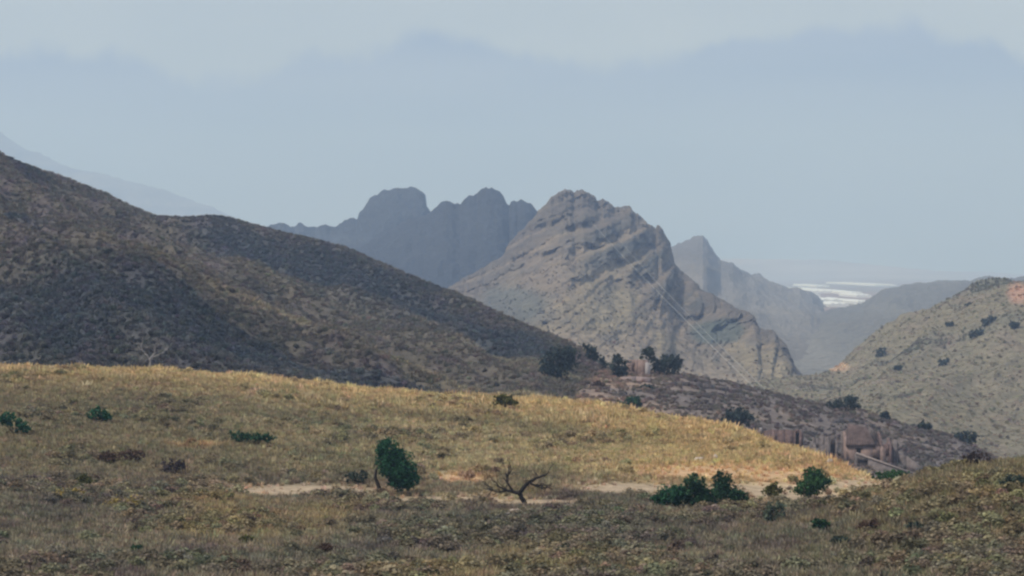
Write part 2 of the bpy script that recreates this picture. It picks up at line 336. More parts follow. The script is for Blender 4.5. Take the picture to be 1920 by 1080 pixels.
# ---- the rocky peak
cD = [(500, 700), (760, 600), (846, 542), (880, 521), (905, 508), (930, 491), (945, 478), (955, 461), (975, 440), (1000, 413), (1012, 398), (1030, 379), (1046, 366), (1058, 360), (1068, 362), (1076, 367), (1086, 363), (1092, 360), (1100, 366), (1112, 371), (1118, 380), (1130, 379), (1140, 384), (1152, 392), (1160, 396), (1168, 392), (1181, 389), (1185, 398), (1200, 413), (1212, 424), (1228, 434), (1232, 428), (1240, 436), (1250, 452), (1257, 470), (1262, 490), (1278, 514), (1290, 522), (1310, 545), (1340, 561), (1362, 572), (1384, 586), (1400, 592), (1412, 599), (1417, 618), (1432, 622), (1446, 622), (1452, 640), (1466, 648), (1474, 664), (1486, 690), (1500, 706), (1600, 760), (1900, 900)]
cD = (lambda c: list(zip(np.arange(500, 1901, 2.), curve(c, np.arange(500, 1901, 2.))-6.5*(fbm(np.arange(500, 1901, 2.)/20, 3.3, .5, 5, .65, ridged=True)-.25))))(cD)
PXD = np.concatenate([np.linspace(500, 800, 30, endpoint=False), np.linspace(800, 1540, 560, endpoint=False), np.linspace(1540, 1900, 20)])
bD = [(500, 720), (846, 690), (1060, 690), (1200, 712), (1330, 735), (1440, 745), (1500, 740), (1600, 780), (1900, 910)]
cDY = [(500, 2000), (846, 2050), (1075, 2250), (1260, 2200), (1330, 1900), (1480, 1600), (1600, 1500), (1900, 1500)]
mid = lambda f: [(p, curve(bD, p)*(1-f)+curve(cD, p)*f) for p in range(500, 1901, 8)]
D = Land(PXD, [(const(-72), 1180), (bD, 1280), (mid(.25), [(500, 1450), (1330, 1480), (1480, 1400), (1900, 1350)]),
    (mid(.62), [(500, 1800), (1075, 1850), (1260, 1830), (1330, 1680), (1480, 1500), (1900, 1420)]), (cD, cDY),
    (lambda px, Y: (HOR-curve(cD, px))/F*curve(cDY, px)-25, [(500, 2060), (1075, 2330), (1260, 2290), (1480, 1660), (1900, 1560)]), (const(-78), 2700)], [6, 60, 80, 80, 14, 6])
mD = np.exp(-((D.T-4)/.1)**2)
q = (D.Z-.47*D.X*1.0)+5*fbm(D.X/90, D.Z/40, 3., 3)
st = fbm(q/5.5, D.X/170, 3., 5, .6)
rk = fbm(D.X/55, D.Z/30, D.Y/300, 5, ridged=True)
led = ((q/17.) % 1.0); ledm = smooth(1030, 1150, D.PXg)*smooth(1400, 1300, D.PXg)*smooth(1.6, 2.1, D.T)*smooth(3.9, 3.3, D.T)*smooth(-.35, .1, fbm(D.X/60, D.Z/50, 12., 3))
D.Y = D.Y+(1-mD)*smooth(1, 1.5, D.T)*(-48*(rk-.2)*smooth(1.3, 2.5, D.T)-20*fbm(D.X/26, D.Z/22, 6., 4)-10*fbm(D.X/9, D.Z/6, 2., 5, .6, ridged=True)-21*st-42*ledm*smooth(0, .6, led)*smooth(1., .85, led))
D.X = D.U*D.Y if False else D.X
D.Z = D.Z+(1-mD)*smooth(1, 1.4, D.T)*(2.0*fbm(D.X/48, D.Y/70, 4., 4))+2.2*fbm(D.X/13, D.Y/40, 8., 5, ridged=True)*smooth(1, 1.6, D.T)
y1 = fbm(D.X/45, D.Z/35, 3., 4); y2 = fbm(D.X/14, D.Z/10, 5., 4)
colD = mixc(np.broadcast_to(np.array([.165, .138, .112]), D.X.shape+(3,)), [.195, .170, .120], smooth(-.1, .35, y1)*.8)
colD = mixc(colD, [.095, .095, .098], smooth(.0, .4, y2)*.45)
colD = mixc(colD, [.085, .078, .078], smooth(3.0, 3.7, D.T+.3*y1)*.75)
colD = mixc(colD, [.055, .062, .066], ledm*smooth(.55, .85, led)*.0+smooth(.25, .45, led)*smooth(.95, .7, led)*ledm*.85)  # shade under the ledges painted as dark bands
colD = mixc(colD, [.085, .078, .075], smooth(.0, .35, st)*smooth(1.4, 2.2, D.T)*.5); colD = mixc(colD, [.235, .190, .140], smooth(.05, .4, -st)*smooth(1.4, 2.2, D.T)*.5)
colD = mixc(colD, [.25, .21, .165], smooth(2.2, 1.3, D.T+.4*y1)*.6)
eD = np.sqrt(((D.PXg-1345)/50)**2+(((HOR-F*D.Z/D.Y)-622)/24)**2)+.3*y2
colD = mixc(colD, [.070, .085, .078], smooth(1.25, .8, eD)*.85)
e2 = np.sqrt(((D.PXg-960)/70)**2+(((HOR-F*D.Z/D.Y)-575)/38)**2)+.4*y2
colD = mixc(colD, [.075, .09, .095], smooth(1.3, .7, e2)*.7)  # bluish shade on the left face painted as a dark patch
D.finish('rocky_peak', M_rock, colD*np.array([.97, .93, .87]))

# ---- the pale hill on the right and the valley floor at its foot
cH = [(1300, 760), (1400, 722), (1440, 712), (1500, 706), (1540, 702), (1570, 692), (1600, 664), (1640, 642), (1690, 612), (1740, 590), (1800, 561), (1840, 546), (1880, 533), (1920, 529), (2000, 500), (2600, 330)]
PXH = np.concatenate([np.linspace(1250, 1400, 15, endpoint=False), np.linspace(1400, 2020, 320, endpoint=False), np.linspace(2020, 2600, 40)])
bH = [(1250, 800), (1440, 780), (1700, 830), (1850, 880), (2600, 960)]
H = Land(PXH, [(const(-72), 700), (bH, 760), ([(p, curve(bH, p)*.55+curve(cH, p)*.45) for p in range(1250, 2601, 20)], [(1250, 1000), (1600, 1050), (2600, 960)]),
    (cH, [(1250, 1250), (1500, 1300), (1600, 1350), (1900, 1300), (2600, 1200)]),
    (lambda px, Y: (HOR-curve(cH, px))/F*1300-16, [(1250, 1340), (1600, 1440), (1900, 1400), (2600, 1300)]), (const(-78), 1800)], [6, 90, 100, 12, 6])
mH = np.exp(-((H.T-3)/.14)**2)
rh = fbm((H.X-.35*H.Y)/60, H.Y/170, 2., 4, ridged=True)
H.Z = H.Z+(1-.85*mH)*smooth(1, 1.4, H.T)*(10.*(rh-.2)*smooth(1500, 1680, H.PXg)+2.*fbm(H.X/40, H.Y/60, 5., 4))+.5*fbm(H.X/9, H.Y/16, 1., 4)*smooth(.8, 1.3, H.T)
z1 = fbm(H.X/50, H.Y/80, 3., 4); z2 = fbm(H.X/14, H.Y/30, 9., 4)
colH = mixc(np.broadcast_to(np.array([.172, .150, .106]), H.X.shape+(3,)), [.125, .124, .100], smooth(-.1, .35, z1-.3*rh)*.8)
colH = mixc(colH, [.19, .150, .120], smooth(.05, .4, z2)*.5)
sxH = H.PXg; syH = HOR-F*H.Z/H.Y
colH = mixc(colH, [.36, .22, .16], smooth(1.3, .6, np.sqrt(((sxH-1908)/20)**2+((syH-550)/20)**2)+.3*z2)*.9)
colH = mixc(colH, [.46, .31, .21], smooth(1.3, .6, np.sqrt(((sxH-1568)/26)**2+((syH-689)/8)**2)+.3*z2)*.8)
H.finish('pale_hill', M_hill, colH*.86)

# ---- ridges farther off
def jag(crest, amp, wl, seed):
    xs = np.arange(crest[0][0], crest[-1][0]+1, 2.); ys = curve(crest, xs)
    return list(zip(xs, ys-amp*(fbm(xs/wl, seed, .5, 5, .65, ridged=True)-.25)+amp*.4*noise3(xs/wl*2.3, seed, 4.)))
def ridge(name, crest, cy, base, by, col, n=(6, 90, 12, 5), amp=8., px0=None, px1=None, steep=.5, num=620, seed=1., rough=1.2, ridged=60., mat=None):
    px0 = px0 if px0 is not None else crest[0][0]; px1 = px1 if px1 is not None else crest[-1][0]
    px = np.linspace(px0, px1, num); zc = lambda px, Y: (HOR-curve(crest, px))/F*curve(cy, px)
    R = Land(px, [(const(-79), by*.95), (base, by), (crest, cy), (lambda px, Y: zc(px, Y)-35, [(p, y*1.05) for p, y in cy]), (const(-79), max(y for p, y in cy)*1.25)], n)
    mk = np.exp(-((R.T-2)/.1)**2); g = fbm(R.X/ridged, R.Z*2.2/ridged, seed+R.Y/ridged/8, 5, ridged=True)
    R.Z = R.Z+(1-mk)*smooth(.9, 1.3, R.T)*amp*(g-.25)+rough*1.6*fbm(R.X/(6*rough+8), R.Y/60, seed+4, 5, ridged=True)*smooth(1, 1.5, R.T)
    if rough < 4:
        R.Z = R.Z+np.exp(-((R.T-2)/.07)**2)*(curve(crest, R.PXg)-curve(jag(crest, 7., 24., seed), R.PXg))/F*R.Y
    a = fbm(R.X/ridged, R.Z/25, seed+2, 4)
    c = mixc(np.broadcast_to(np.array(col, float), R.X.shape+(3,)), np.array(col)*1.6, smooth(-.2, .4, a)*.6)
    return R.finish(name, mat or M_rock, c)
ridge('butte_ridge', [(300, 470), (480, 440), (520, 427), (533, 425), (545, 433), (552, 432), (560, 424), (568, 426), (578, 434), (590, 437), (600, 432), (618, 434), (633, 432), (645, 420), (655, 416), (670, 413), (673, 402), (685, 390), (692, 379), (706, 374), (722, 366), (745, 363), (765, 362), (780, 361), (792, 366), (798, 374), (800, 394), (807, 405), (840, 440), (900, 470), (1100, 520)],
    [(300, 3650), (1100, 3650)], [(300, 600), (1100, 600)], 3150, (.034, .036, .038), seed=1.3, amp=14, ridged=120, rough=3.)
ridge('dark_ridge', [(400, 600), (600, 520), (680, 466), (720, 440), (760, 424), (800, 411), (808, 406), (815, 396), (826, 387), (838, 382), (848, 384), (855, 389), (862, 390), (872, 379), (878, 372), (884, 371), (894, 369), (903, 360), (912, 357), (920, 358), (933, 363), (943, 372), (950, 384), (955, 391), (958, 383), (966, 381), (970, 384), (976, 379), (984, 380), (994, 388), (1006, 403), (1060, 430), (1250, 560)],
    [(400, 3000), (800, 3100), (1250, 3100)], [(400, 620), (1250, 640)], 2600, (.026, .028, .032), seed=5.3, amp=13, ridged=110, rough=2.5)  # backlit shade of this ridge put into its near-black tint
ridge('pointed_ridge', [(1100, 520), (1220, 480), (1258, 465), (1275, 460), (1292, 455), (1308, 451), (1318, 451), (1326, 459), (1336, 476), (1346, 492), (1352, 497), (1374, 500), (1384, 506), (1400, 515), (1420, 522), (1442, 535), (1478, 545), (1500, 549), (1522, 558), (1545, 574), (1560, 586), (1620, 620), (1750, 680)],
    [(1100, 4300), (1750, 4300)], [(1100, 700), (1750, 700)], 2020, (.125, .115, .105), seed=8.3, amp=16, ridged=150, rough=2.)
ridge('flat_topped_ridge', [(1380, 720), (1480, 640), (1540, 592), (1560, 586), (1590, 580), (1620, 571), (1640, 556), (1662, 545), (1700, 538), (1760, 533), (1820, 530), (1840, 525), (1855, 523), (1885, 527), (1920, 526), (2100, 520), (2500, 470)],
    [(1380, 3300), (2500, 3700)], [(1380, 715), (2500, 715)], 1900, (.120, .115, .105), seed=2.9, amp=14, ridged=150, rough=1.5)
ridge('hazy_mountain', [(-900, 300), (-500, 240), (-200, 222), (0, 254), (22, 268), (60, 293), (100, 308), (140, 322), (200, 334), (260, 349), (300, 362), (340, 376), (400, 402), (500, 440), (700, 500), (900, 530)],
    [(-900, 12500), (900, 12500)], [(-900, 540), (900, 540)], 10200, (.15, .14, .13), seed=3.9, amp=40, ridged=500, rough=8)
ridge('horizon_hills', [(-1200, 500), (300, 497), (900, 495), (1200, 492), (1380, 489), (1440, 492), (1520, 491), (1600, 497), (1680, 505), (1760, 511), (1850, 514), (1920, 517), (2300, 512), (2900, 505)],
    [(-1200, 14500), (2900, 14500)], [(-1200, 530), (2900, 530)], 13200, (.22, .18, .17), seed=6.9, amp=20, ridged=700, rough=6)

# ---- the coastal plain under everything, out to the last hills
g = np.linspace(-1, 1, 61); gx, gy = np.meshgrid(g*6500, np.linspace(-400, 15800, 163))
vp = np.stack([gx, gy, -77+19*smooth(3400, 3900, gy)], -1); idx = np.arange(gx.size).reshape(gx.shape)
mp = raw_mesh('plain', vp.reshape(-1, 3), np.stack([idx[:-1, :-1], idx[:-1, 1:], idx[1:, 1:], idx[1:, :-1]], -1).reshape(-1, 4), 4, True)
pc = mixc(np.broadcast_to(np.array([.26, .20, .18]), gx.shape+(3,)), [.19, .18, .14], smooth(-.2, .3, fbm(gx/900, gy/1500, 2., 3)))
set_col(mp, 'tint', pc.reshape(-1, 3)); tag(link('plain', mp, M_far), kind='structure')

# ================================================================== GROUND COVER (uncountable: one object for each stretch of land)
def quads(centres, normals, size, aspect=1.0, jit=.3):
    n = len(centres); nn = normals/np.linalg.norm(normals, axis=1)[:, None]
    r = rng.normal(size=(n, 3)); a = np.cross(nn, r); a /= np.linalg.norm(a, axis=1)[:, None]; b = np.cross(nn, a)
    s = size*(1+jit*rng.normal(size=n)).clip(.4, 1.8); s = s[:, None]
    v = np.stack([centres-a*s-b*s*.6*aspect, centres+a*s*.2-b*s*aspect, centres+a*s, centres-a*s*.3+b*s*aspect], 1).reshape(-1, 3)
    return v, np.arange(n*4).reshape(-1, 4)
def tuft_mesh(name, blades, h, spread, width, mat):
    V = []; 
    for k in range(blades):
        a = rng.uniform(0, 2*math.pi); r = spread*math.sqrt(rng.random())*.7; hh = h*rng.uniform(.55, 1.1); lean = rng.uniform(.1, .6)*h
        p = np.array([r*math.cos(a), r*math.sin(a), -.06]); d = np.array([math.cos(a+rng.normal()*.5), math.sin(a+rng.normal()*.5), 0])
        s = np.array([-d[1], d[0], 0])*width*rng.uniform(.6, 1.3)
        m = p+d*lean*.4+np.array([0, 0, hh*.6]); t = p+d*lean+np.array([0, 0, hh])
        V += [p-s, p+s, m+s*.8, m-s*.8, m-s*.8, m+s*.8, t+s*.25, t-s*.25]
    V = np.array(V); me = raw_mesh(name, V, np.arange(len(V)).reshape(-1, 4), 4); me.materials.append(mat)
    return bpy.data.objects.new(name, me)
def shrub_mesh(name, leaves, rx, rz, size, mat, lobes=4):
    cs = np.concatenate([[[0, 0, rz*.45]], np.column_stack([rng.uniform(-.5, .5, (lobes, 2))*rx, rng.uniform(.25, .75, lobes)*rz])])
    k = rng.integers(0, len(cs), leaves); d = rng.normal(size=(leaves, 3)); d /= np.linalg.norm(d, axis=1)[:, None]
    p = cs[k]+d*np.array([rx*.55, rx*.55, rz*.45])*rng.uniform(.6, 1.05, leaves)[:, None]; p[:, 2] = np.maximum(p[:, 2], .02*rz)
    v, f = quads(p, d+.7*rng.normal(size=d.shape), size)
    me = raw_mesh(name, v, f, 4); me.materials.append(mat); return bpy.data.objects.new(name, me)
M_cov = leaf_mat('ground_cover_leaf', instancer=True, trans=.25, spread=.35)
tufts = [tuft_mesh('tuft_source', 26, .5, .42, .035, M_cov) for k in range(4)]
bushes = [shrub_mesh('shrub_source', 300, .55, .75, .065, M_cov) for k in range(4)]
def cover(name, label, sources, pos, tint, scale, sz=None):
    n = len(pos); me = bpy.data.meshes.new(name); me.vertices.add(n); me.vertices.foreach_set('co', pos.astype(np.float32).ravel())
    set_col(me, 'tint', tint)
    sc = np.stack([scale*rng.uniform(.85, 1.2, n), scale*rng.uniform(.85, 1.2, n), scale*(sz if sz is not None else rng.uniform(.75, 1.25, n))], 1)
    a = me.attributes.new('size', 'FLOAT_VECTOR', 'POINT'); a.data.foreach_set('vector', sc.astype(np.float32).ravel())
    a = me.attributes.new('turn', 'FLOAT_VECTOR', 'POINT'); t = np.zeros((n, 3)); t[:, 2] = rng.uniform(0, 6.28, n); t[:, :2] = rng.normal(size=(n, 2))*.12
    a.data.foreach_set('vector', t.astype(np.float32).ravel())
    a = me.attributes.new('pick', 'INT', 'POINT'); a.data.foreach_set('value', rng.integers(0, len(sources), n).astype(np.int32))
    o = link(name, me, M_cov)
    g = bpy.data.node_groups.new(name+'_nodes', 'GeometryNodeTree')
    g.interface.new_socket('Geometry', in_out='INPUT', socket_type='NodeSocketGeometry'); g.interface.new_socket('Geometry', in_out='OUTPUT', socket_type='NodeSocketGeometry')
    N = g.nodes; L = g.links; gi = N.new('NodeGroupInput'); go = N.new('NodeGroupOutput'); ip = N.new('GeometryNodeInstanceOnPoints')
    g2i = N.new('GeometryNodeGeometryToInstance')
    for s in sources:
        oi = N.new('GeometryNodeObjectInfo'); oi.inputs['Object'].default_value = s; L.new(oi.outputs['Geometry'], g2i.inputs[0])
    def named(a, ty):
        q = N.new('GeometryNodeInputNamedAttribute'); q.data_type = ty; q.inputs['Name'].default_value = a
        return [x for x in q.outputs if x.enabled and x.name == 'Attribute'][0]
    ip.inputs['Pick Instance'].default_value = True
    L.new(gi.outputs[0], ip.inputs['Points']); L.new(g2i.outputs[0], ip.inputs['Instance'])
    L.new(named('pick', 'INT'), ip.inputs['Instance Index']); L.new(named('size', 'FLOAT_VECTOR'), ip.inputs['Scale'])
    e = N.new('FunctionNodeEulerToRotation'); L.new(named('turn', 'FLOAT_VECTOR'), e.inputs[0]); L.new(e.outputs[0], ip.inputs['Rotation'])
    L.new(ip.outputs[0], go.inputs[0])
    md = o.modifiers.new('scatter', 'NODES'); md.node_group = g
    tag(o, label, kind='stuff'); return o
def vary(c, n, s=.18):
    return np.clip(c*(1+s*rng.normal(size=(n, 1)))*(1+.06*rng.normal(size=(n, 3))), .01, .8)
# dry grass all over the near ground
inview = 1.*(np.abs(A.PXg-960) < 1560)
wA = inview*(1-.955*bare)*np.clip(.55+.7*fbm(A.X/6, A.Y/10, 21., 3), .12, 1)
p, c, i, j = A.scatter(150000, wA, 4.1, 9.6, .92)
cover('dry_grass', 'dry yellow and brown grass covering the near slopes', tufts, p, vary(c*1.66, len(p)), rng.uniform(.5, 1.0, len(p))*(1-.45*bare[i, j]))
p, c, i, j = A.scatter(2300, inview*(1-bare)*smooth(-.1, .4, fbm(A.X/5, A.Y/8, 41., 3)), 8.4, 9.25, .92)
cover('tall_grass', 'taller straw tussocks along the crest of the yellow slope', tufts, p, vary(c*1.72, len(p)), rng.uniform(1.0, 1.7, len(p)))
wS = inview*(1-.97*bare)*smooth(.0, .45, fbm(A.X/9, A.Y/20, 33., 4)+.1*(1-rise))
wS = wS*(1-.6*rise)
p, c, i, j = A.scatter(8600, wS, 4.1, 9.0, .92)
tone = np.array([[.085, .090, .055], [.100, .078, .062], [.12, .11, .06], [.070, .078, .060]])[rng.integers(0, 4, len(p))]
cover('low_scrub', 'knee high olive and brown scrub among the dry grass', bushes, p, vary(tone*.35+c*1.15, len(p), .2), rng.uniform(.5, 1.35, len(p)), .75)
# hill scrub
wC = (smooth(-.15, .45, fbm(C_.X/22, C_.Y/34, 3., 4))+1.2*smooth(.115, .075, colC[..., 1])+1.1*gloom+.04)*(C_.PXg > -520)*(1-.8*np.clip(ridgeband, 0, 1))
p, c, i, j = C_.scatter(29000, wC, 1., 6.4, .8)
tone = np.array([[.046, .058, .056], [.062, .058, .064], [.036, .048, .052], [.080, .074, .058]])[rng.integers(0, 4, len(p))]  # bluish and purplish haze put into the scrub tints
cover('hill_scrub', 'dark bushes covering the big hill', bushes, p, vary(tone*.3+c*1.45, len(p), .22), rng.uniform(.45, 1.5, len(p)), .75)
wC2 = (C_.PXg > -520)*np.clip(ridgeband+.6, 0, 1)
p, c, i, j = C_.scatter(56000, wC2, 1., 6.3, .8)
cover('hill_grass', 'dry olive grass on the spurs of the big hill', tufts, p, vary(c*1.8, len(p)), rng.uniform(1., 2.2, len(p)), .7)
rm = smooth(1395, 1425, B.PXg)*smooth(1720, 1690, B.PXg)*smooth(2.5, 2.2, B.T)
wB = (1-.4*rm)*((B.PXg > 950) & (B.PXg < 2200))*smooth(-.3, .4, w2+.1)
p, c, i, j = B.scatter(10500, wB, 1., 3.3, .85)
tone = np.array([[.075, .075, .062], [.095, .085, .08], [.13, .11, .09]])[rng.integers(0, 3, len(p))]
cover('ridge_scrub', 'grey brown scrub on the stony ridge', bushes, p, vary(tone*.3+c*1.15, len(p), .2), rng.uniform(.4, 1.1, len(p)), .7)
vH = ((H.PXg > 1400) & (H.PXg < 2400))
wH = vH*np.clip(.08+smooth(-.05, .35, z1-.3*rh)**2, 0, 1)
p, c, i, j = H.scatter(4200, wH, 1., 3.2, .85)
tone = np.array([[.085, .090, .062], [.11, .105, .07], [.075, .085, .07]])[rng.integers(0, 3, len(p))]
cover('pale_hill_scrub', 'small grey green bushes dotted over the pale hill', bushes, p, vary(tone*.2+c*1.4, len(p), .15), rng.uniform(.6, 1.6, len(p)), .8)
p, c, i, j = H.scatter(15000, vH*1., 1., 3.1, .85)
cover('pale_hill_grass', 'thin dry grass over the pale hill', tufts, p, vary(c*2.0, len(p), .1), rng.uniform(1., 2., len(p)), .5)
wD = ((D.PXg > 830) & (D.PXg < 1520))*np.clip(.25+smooth(0., .4, y2), 0, 1)
p, c, i, j = D.scatter(900, wD, 1., 3.0, .85)
cover('peak_scrub', 'sparse scrub on the flanks of the rocky peak', bushes, p, vary(c*1.2, len(p), .15), rng.uniform(.8, 1.8, len(p)), .8)

# ================================================================== TREES AND BUSHES
def tube(path, radii, k=7):
    path = np.asarray(path, float); n = len(path); V = []; 
    for i in range(n):
        d = path[min(i+1, n-1)]-path[max(i-1, 0)]; d = d/np.linalg.norm(d); a = np.cross(d, [.13, .97, .21]); a /= np.linalg.norm(a); b = np.cross(d, a)
        for m in range(k):
            t = 2*math.pi*m/k; V.append(path[i]+radii[i]*(a*math.cos(t)+b*math.sin(t)))
    Fc = [(i*k+m, i*k+(m+1) % k, (i+1)*k+(m+1) % k, (i+1)*k+m) for i in range(n-1) for m in range(k)]
    return np.array(V), np.array(Fc)
def joinm(parts):
    V = []; Fc = []; o = 0
    for v, f in parts: V.append(v); Fc.append(np.asarray(f)+o); o += len(v)
    return np.concatenate(V), np.concatenate(Fc)
def wob(a, b, n=6, amp=.08, sag=0):
    a, b = np.asarray(a, float), np.asarray(b, float); L = np.linalg.norm(b-a); t = np.linspace(0, 1, n)[:, None]
    w = rng.normal(size=(n, 3))*amp*L*.4; w[0] = 0; w[-1] *= .4
    return a*(1-t)+b*t+w+np.array([0, 0, 1.])*sag*L*np.sin(t*math.pi)
def empty(name, loc):
    o = bpy.data.objects.new(name, None); o.empty_display_size = .3; C.objects.link(o); o.location = loc; return o
M_bark = plain_mat('dark_bark', (.035, .028, .024), 6, .3); M_bark2 = plain_mat('weathered_bark', (.022, .017, .015), 6, .3); M_pale = plain_mat('bleached_wood', (.27, .245, .235), 6, .2)
LEAF = {k: leaf_mat('leaf_'+k, v, trans=.25, spread=.5) for k, v in dict(
    teal=(.034, .102, .052), dark=(.038, .086, .044), green=(.050, .110, .046), olive=(.105, .105, .038), grey=(.115, .140, .100), mid=(.050, .066, .052),
    brown=(.105, .068, .050), purple=(.075, .058, .058), straw=(.34, .26, .090), far=(.045, .062, .058)).items()}
def crown_mesh(blobs, leaves, size):
    """blobs: (x, y, z, rx, ry, rz) in metres, leaf-sized faces spread through ragged lobes"""
    bl = np.asarray(blobs, float); vol = (bl[:, 3]*bl[:, 4]*bl[:, 5])**(2/3); k = rng.choice(len(bl), leaves, p=vol/vol.sum())
    # sub-clumps give light and dark masses and gaps
    nc = max(24, leaves//22); kc = rng.choice(len(bl), nc, p=vol/vol.sum()); d = rng.normal(size=(nc, 3)); d /= np.linalg.norm(d, axis=1)[:, None]
    cc = bl[kc, :3]+d*bl[kc, 3:]*rng.uniform(.35, .98, nc)[:, None]; cr = bl[kc, 3:].mean(1)*rng.uniform(.18, .42, nc)
    m = rng.integers(0, nc, leaves); e = rng.normal(size=(leaves, 3)); e /= np.linalg.norm(e, axis=1)[:, None]
    p = cc[m]+e*cr[m][:, None]*rng.uniform(.25, 1.1, leaves)[:, None]
    stray = rng.random(leaves) < .12; dd = rng.normal(size=(leaves, 3)); dd /= np.linalg.norm(dd, axis=1)[:, None]
    p[stray] = (bl[k, :3]+dd*bl[k, 3:]*rng.uniform(.5, 1.12, leaves)[:, None])[stray]
    p[:, 2] = np.maximum(p[:, 2], .03)
    return quads(p, e+.8*rng.normal(size=e.shape), size, .8)
def plant(name, label, cat, land, px, py, blobs, leaf, group=None, trunk=None, stems=4, leaves=900, lsize=None, **kw):
    """blobs in picture pixels about the foot: (dx, up, rx, rz); trunk: polyline (dx, up) with base radius in pixels"""
    b = land.at(px, py, **kw); m = b[1]/F; o = empty(name, tuple(b-np.array([0, 0, .05])))
    lift = 8 if land is A else 0
    bl = [(dx*m, rng.uniform(-.25, .25)*rx*m, (up_+lift)*m, rx*m, .9*rx*m, rz*m) for dx, up_, rx, rz in blobs]
    v, f = crown_mesh(bl, leaves, lsize or max(.07, 2.1*m)); link('crown' if trunk else 'foliage', raw_mesh('crown', v, f, 4), LEAF[leaf], o)
    if trunk:
        pts, r0 = trunk; path = [(x*m, 0, z*m) for x, z in pts]; n = len(path)
        v, f = tube(path, np.linspace(r0*m, r0*m*.55, n)); link('trunk', raw_mesh('trunk', v, f, 4, True), M_bark, o)
        for q in bl[:3]:
            v, f = tube(wob(path[-1], q[:3], 6, .1), np.linspace(r0*m*.5, r0*m*.15, 6), 5); link('limb', raw_mesh('limb', v, f, 4, True), M_bark, o)
    else:
        pr = [tube(wob((0, 0, -.1), (q[0]+rng.normal()*.2*q[3], q[1], q[2]), 5, .1), np.linspace(.9*m, .3*m, 5), 4) for q in (bl*3)[:stems]]
        v, f = joinm(pr); link('stems', raw_mesh('stems', v, f, 4), M_bark, o)
    return tag(o, label, cat, group)
nearw = dict(tmin=5.4, tmax=9.0)
plant('leafy_tree', 'dense blue-green tree with crown hanging right of its thin dark trunk', 'tree', A, 710, 930,
      [(10, 92, 18, 12), (20, 76, 27, 22), (34, 50, 36, 28), (18, 60, 24, 26), (22, 42, 22, 20), (48, 30, 30, 22), (36, 18, 26, 16), (56, 22, 20, 16), (6, 74, 12, 16)], 'teal', trunk=([(0, -2), (0, 14), (-4, 26), (-8, 36), (-6, 50), (4, 62)], 4.4), leaves=11000, lsize=.075, **nearw)
plant('round_bush', 'broad lowest bush at the left end of the dark green clump', 'bush', A, 1262, 958, [(0, 22, 34, 20), (-22, 14, 20, 14), (14, 28, 22, 18)], 'teal', 'bushes by the sandy clearing', leaves=3200, lsize=.07, **nearw)
plant('round_bush', 'darkest tall bush in the middle of the green clump', 'bush', A, 1308, 960, [(0, 26, 32, 24), (-6, 46, 22, 20), (12, 18, 26, 16)], 'dark', 'bushes by the sandy clearing', leaves=3800, lsize=.07, **nearw)
plant('round_bush', 'bush with a pointed top at the right end of the dark green clump', 'bush', A, 1358, 954, [(0, 24, 34, 20), (-4, 42, 20, 20), (-6, 58, 10, 12), (28, 16, 20, 13)], 'dark', 'bushes by the sandy clearing', leaves=3400, lsize=.07, **nearw)
plant('round_bush', 'lone rounded dark bush in front of the ruined house', 'bush', A, 1522, 940, [(0, 28, 30, 24), (-18, 16, 22, 14), (18, 30, 18, 16), (4, 44, 20, 14)], 'green', 'bushes by the sandy clearing', leaves=3600, lsize=.07, **nearw)
plant('olive_bush', 'small dull olive bush between the green clump and the lone bush', 'bush', A, 1447, 942, [(0, 16, 20, 14), (6, 24, 12, 10)], 'olive', leaves=700, **nearw)
plant('grey_bush', 'pale grey-green bush in the open below the sandy clearing', 'bush', A, 1452, 986, [(0, 18, 24, 20), (10, 28, 14, 12), (-12, 12, 14, 10)], 'grey', leaves=900, **nearw)
plant('green_bush', 'bright green low bush on the edge of the dark mound below the ruin', 'bush', A, 1672, 912, [(0, 12, 26, 12), (18, 14, 16, 9), (-22, 12, 14, 10)], 'green', leaves=1000, **nearw)
plant('dark_shrub', 'small blue-black shrub below the pale grey-green bush', 'shrub', A, 1540, 1004, [(0, 14, 17, 13), (-10, 22, 10, 7)], 'dark', leaves=600, **nearw)
plant('hillside_bush', 'dark slanting bush cut by the frame edge on the yellow slope', 'bush', A, 30, 818, [(-14, 26, 22, 13), (6, 14, 20, 11), (20, 6, 12, 8)], 'teal', leaves=1000, **nearw)
plant('hillside_bush', 'dark green arched bush on the yellow slope below the pale dead tree', 'bush', A, 180, 796, [(0, 14, 20, 11), (18, 8, 13, 8)], 'teal', leaves=800, **nearw)
plant('hillside_bush', 'long low green bush half way up the yellow slope', 'bush', A, 468, 836, [(-24, 12, 20, 11), (4, 11, 24, 9), (30, 8, 16, 8)], 'dark', leaves=1100, **nearw)
plant('hillside_bush', 'small olive bush on the crest of the yellow slope', 'bush', A, 946, 770, [(0, 12, 20, 11), (-10, 16, 10, 7), (16, 7, 12, 6)], 'olive', leaves=800, **nearw)
plant('olive_bush', 'round olive bush standing in the brown grass left of the track', 'bush', A, 160, 922, [(0, 12, 18, 12), (-6, 18, 11, 8)], 'olive', leaves=700, **nearw)
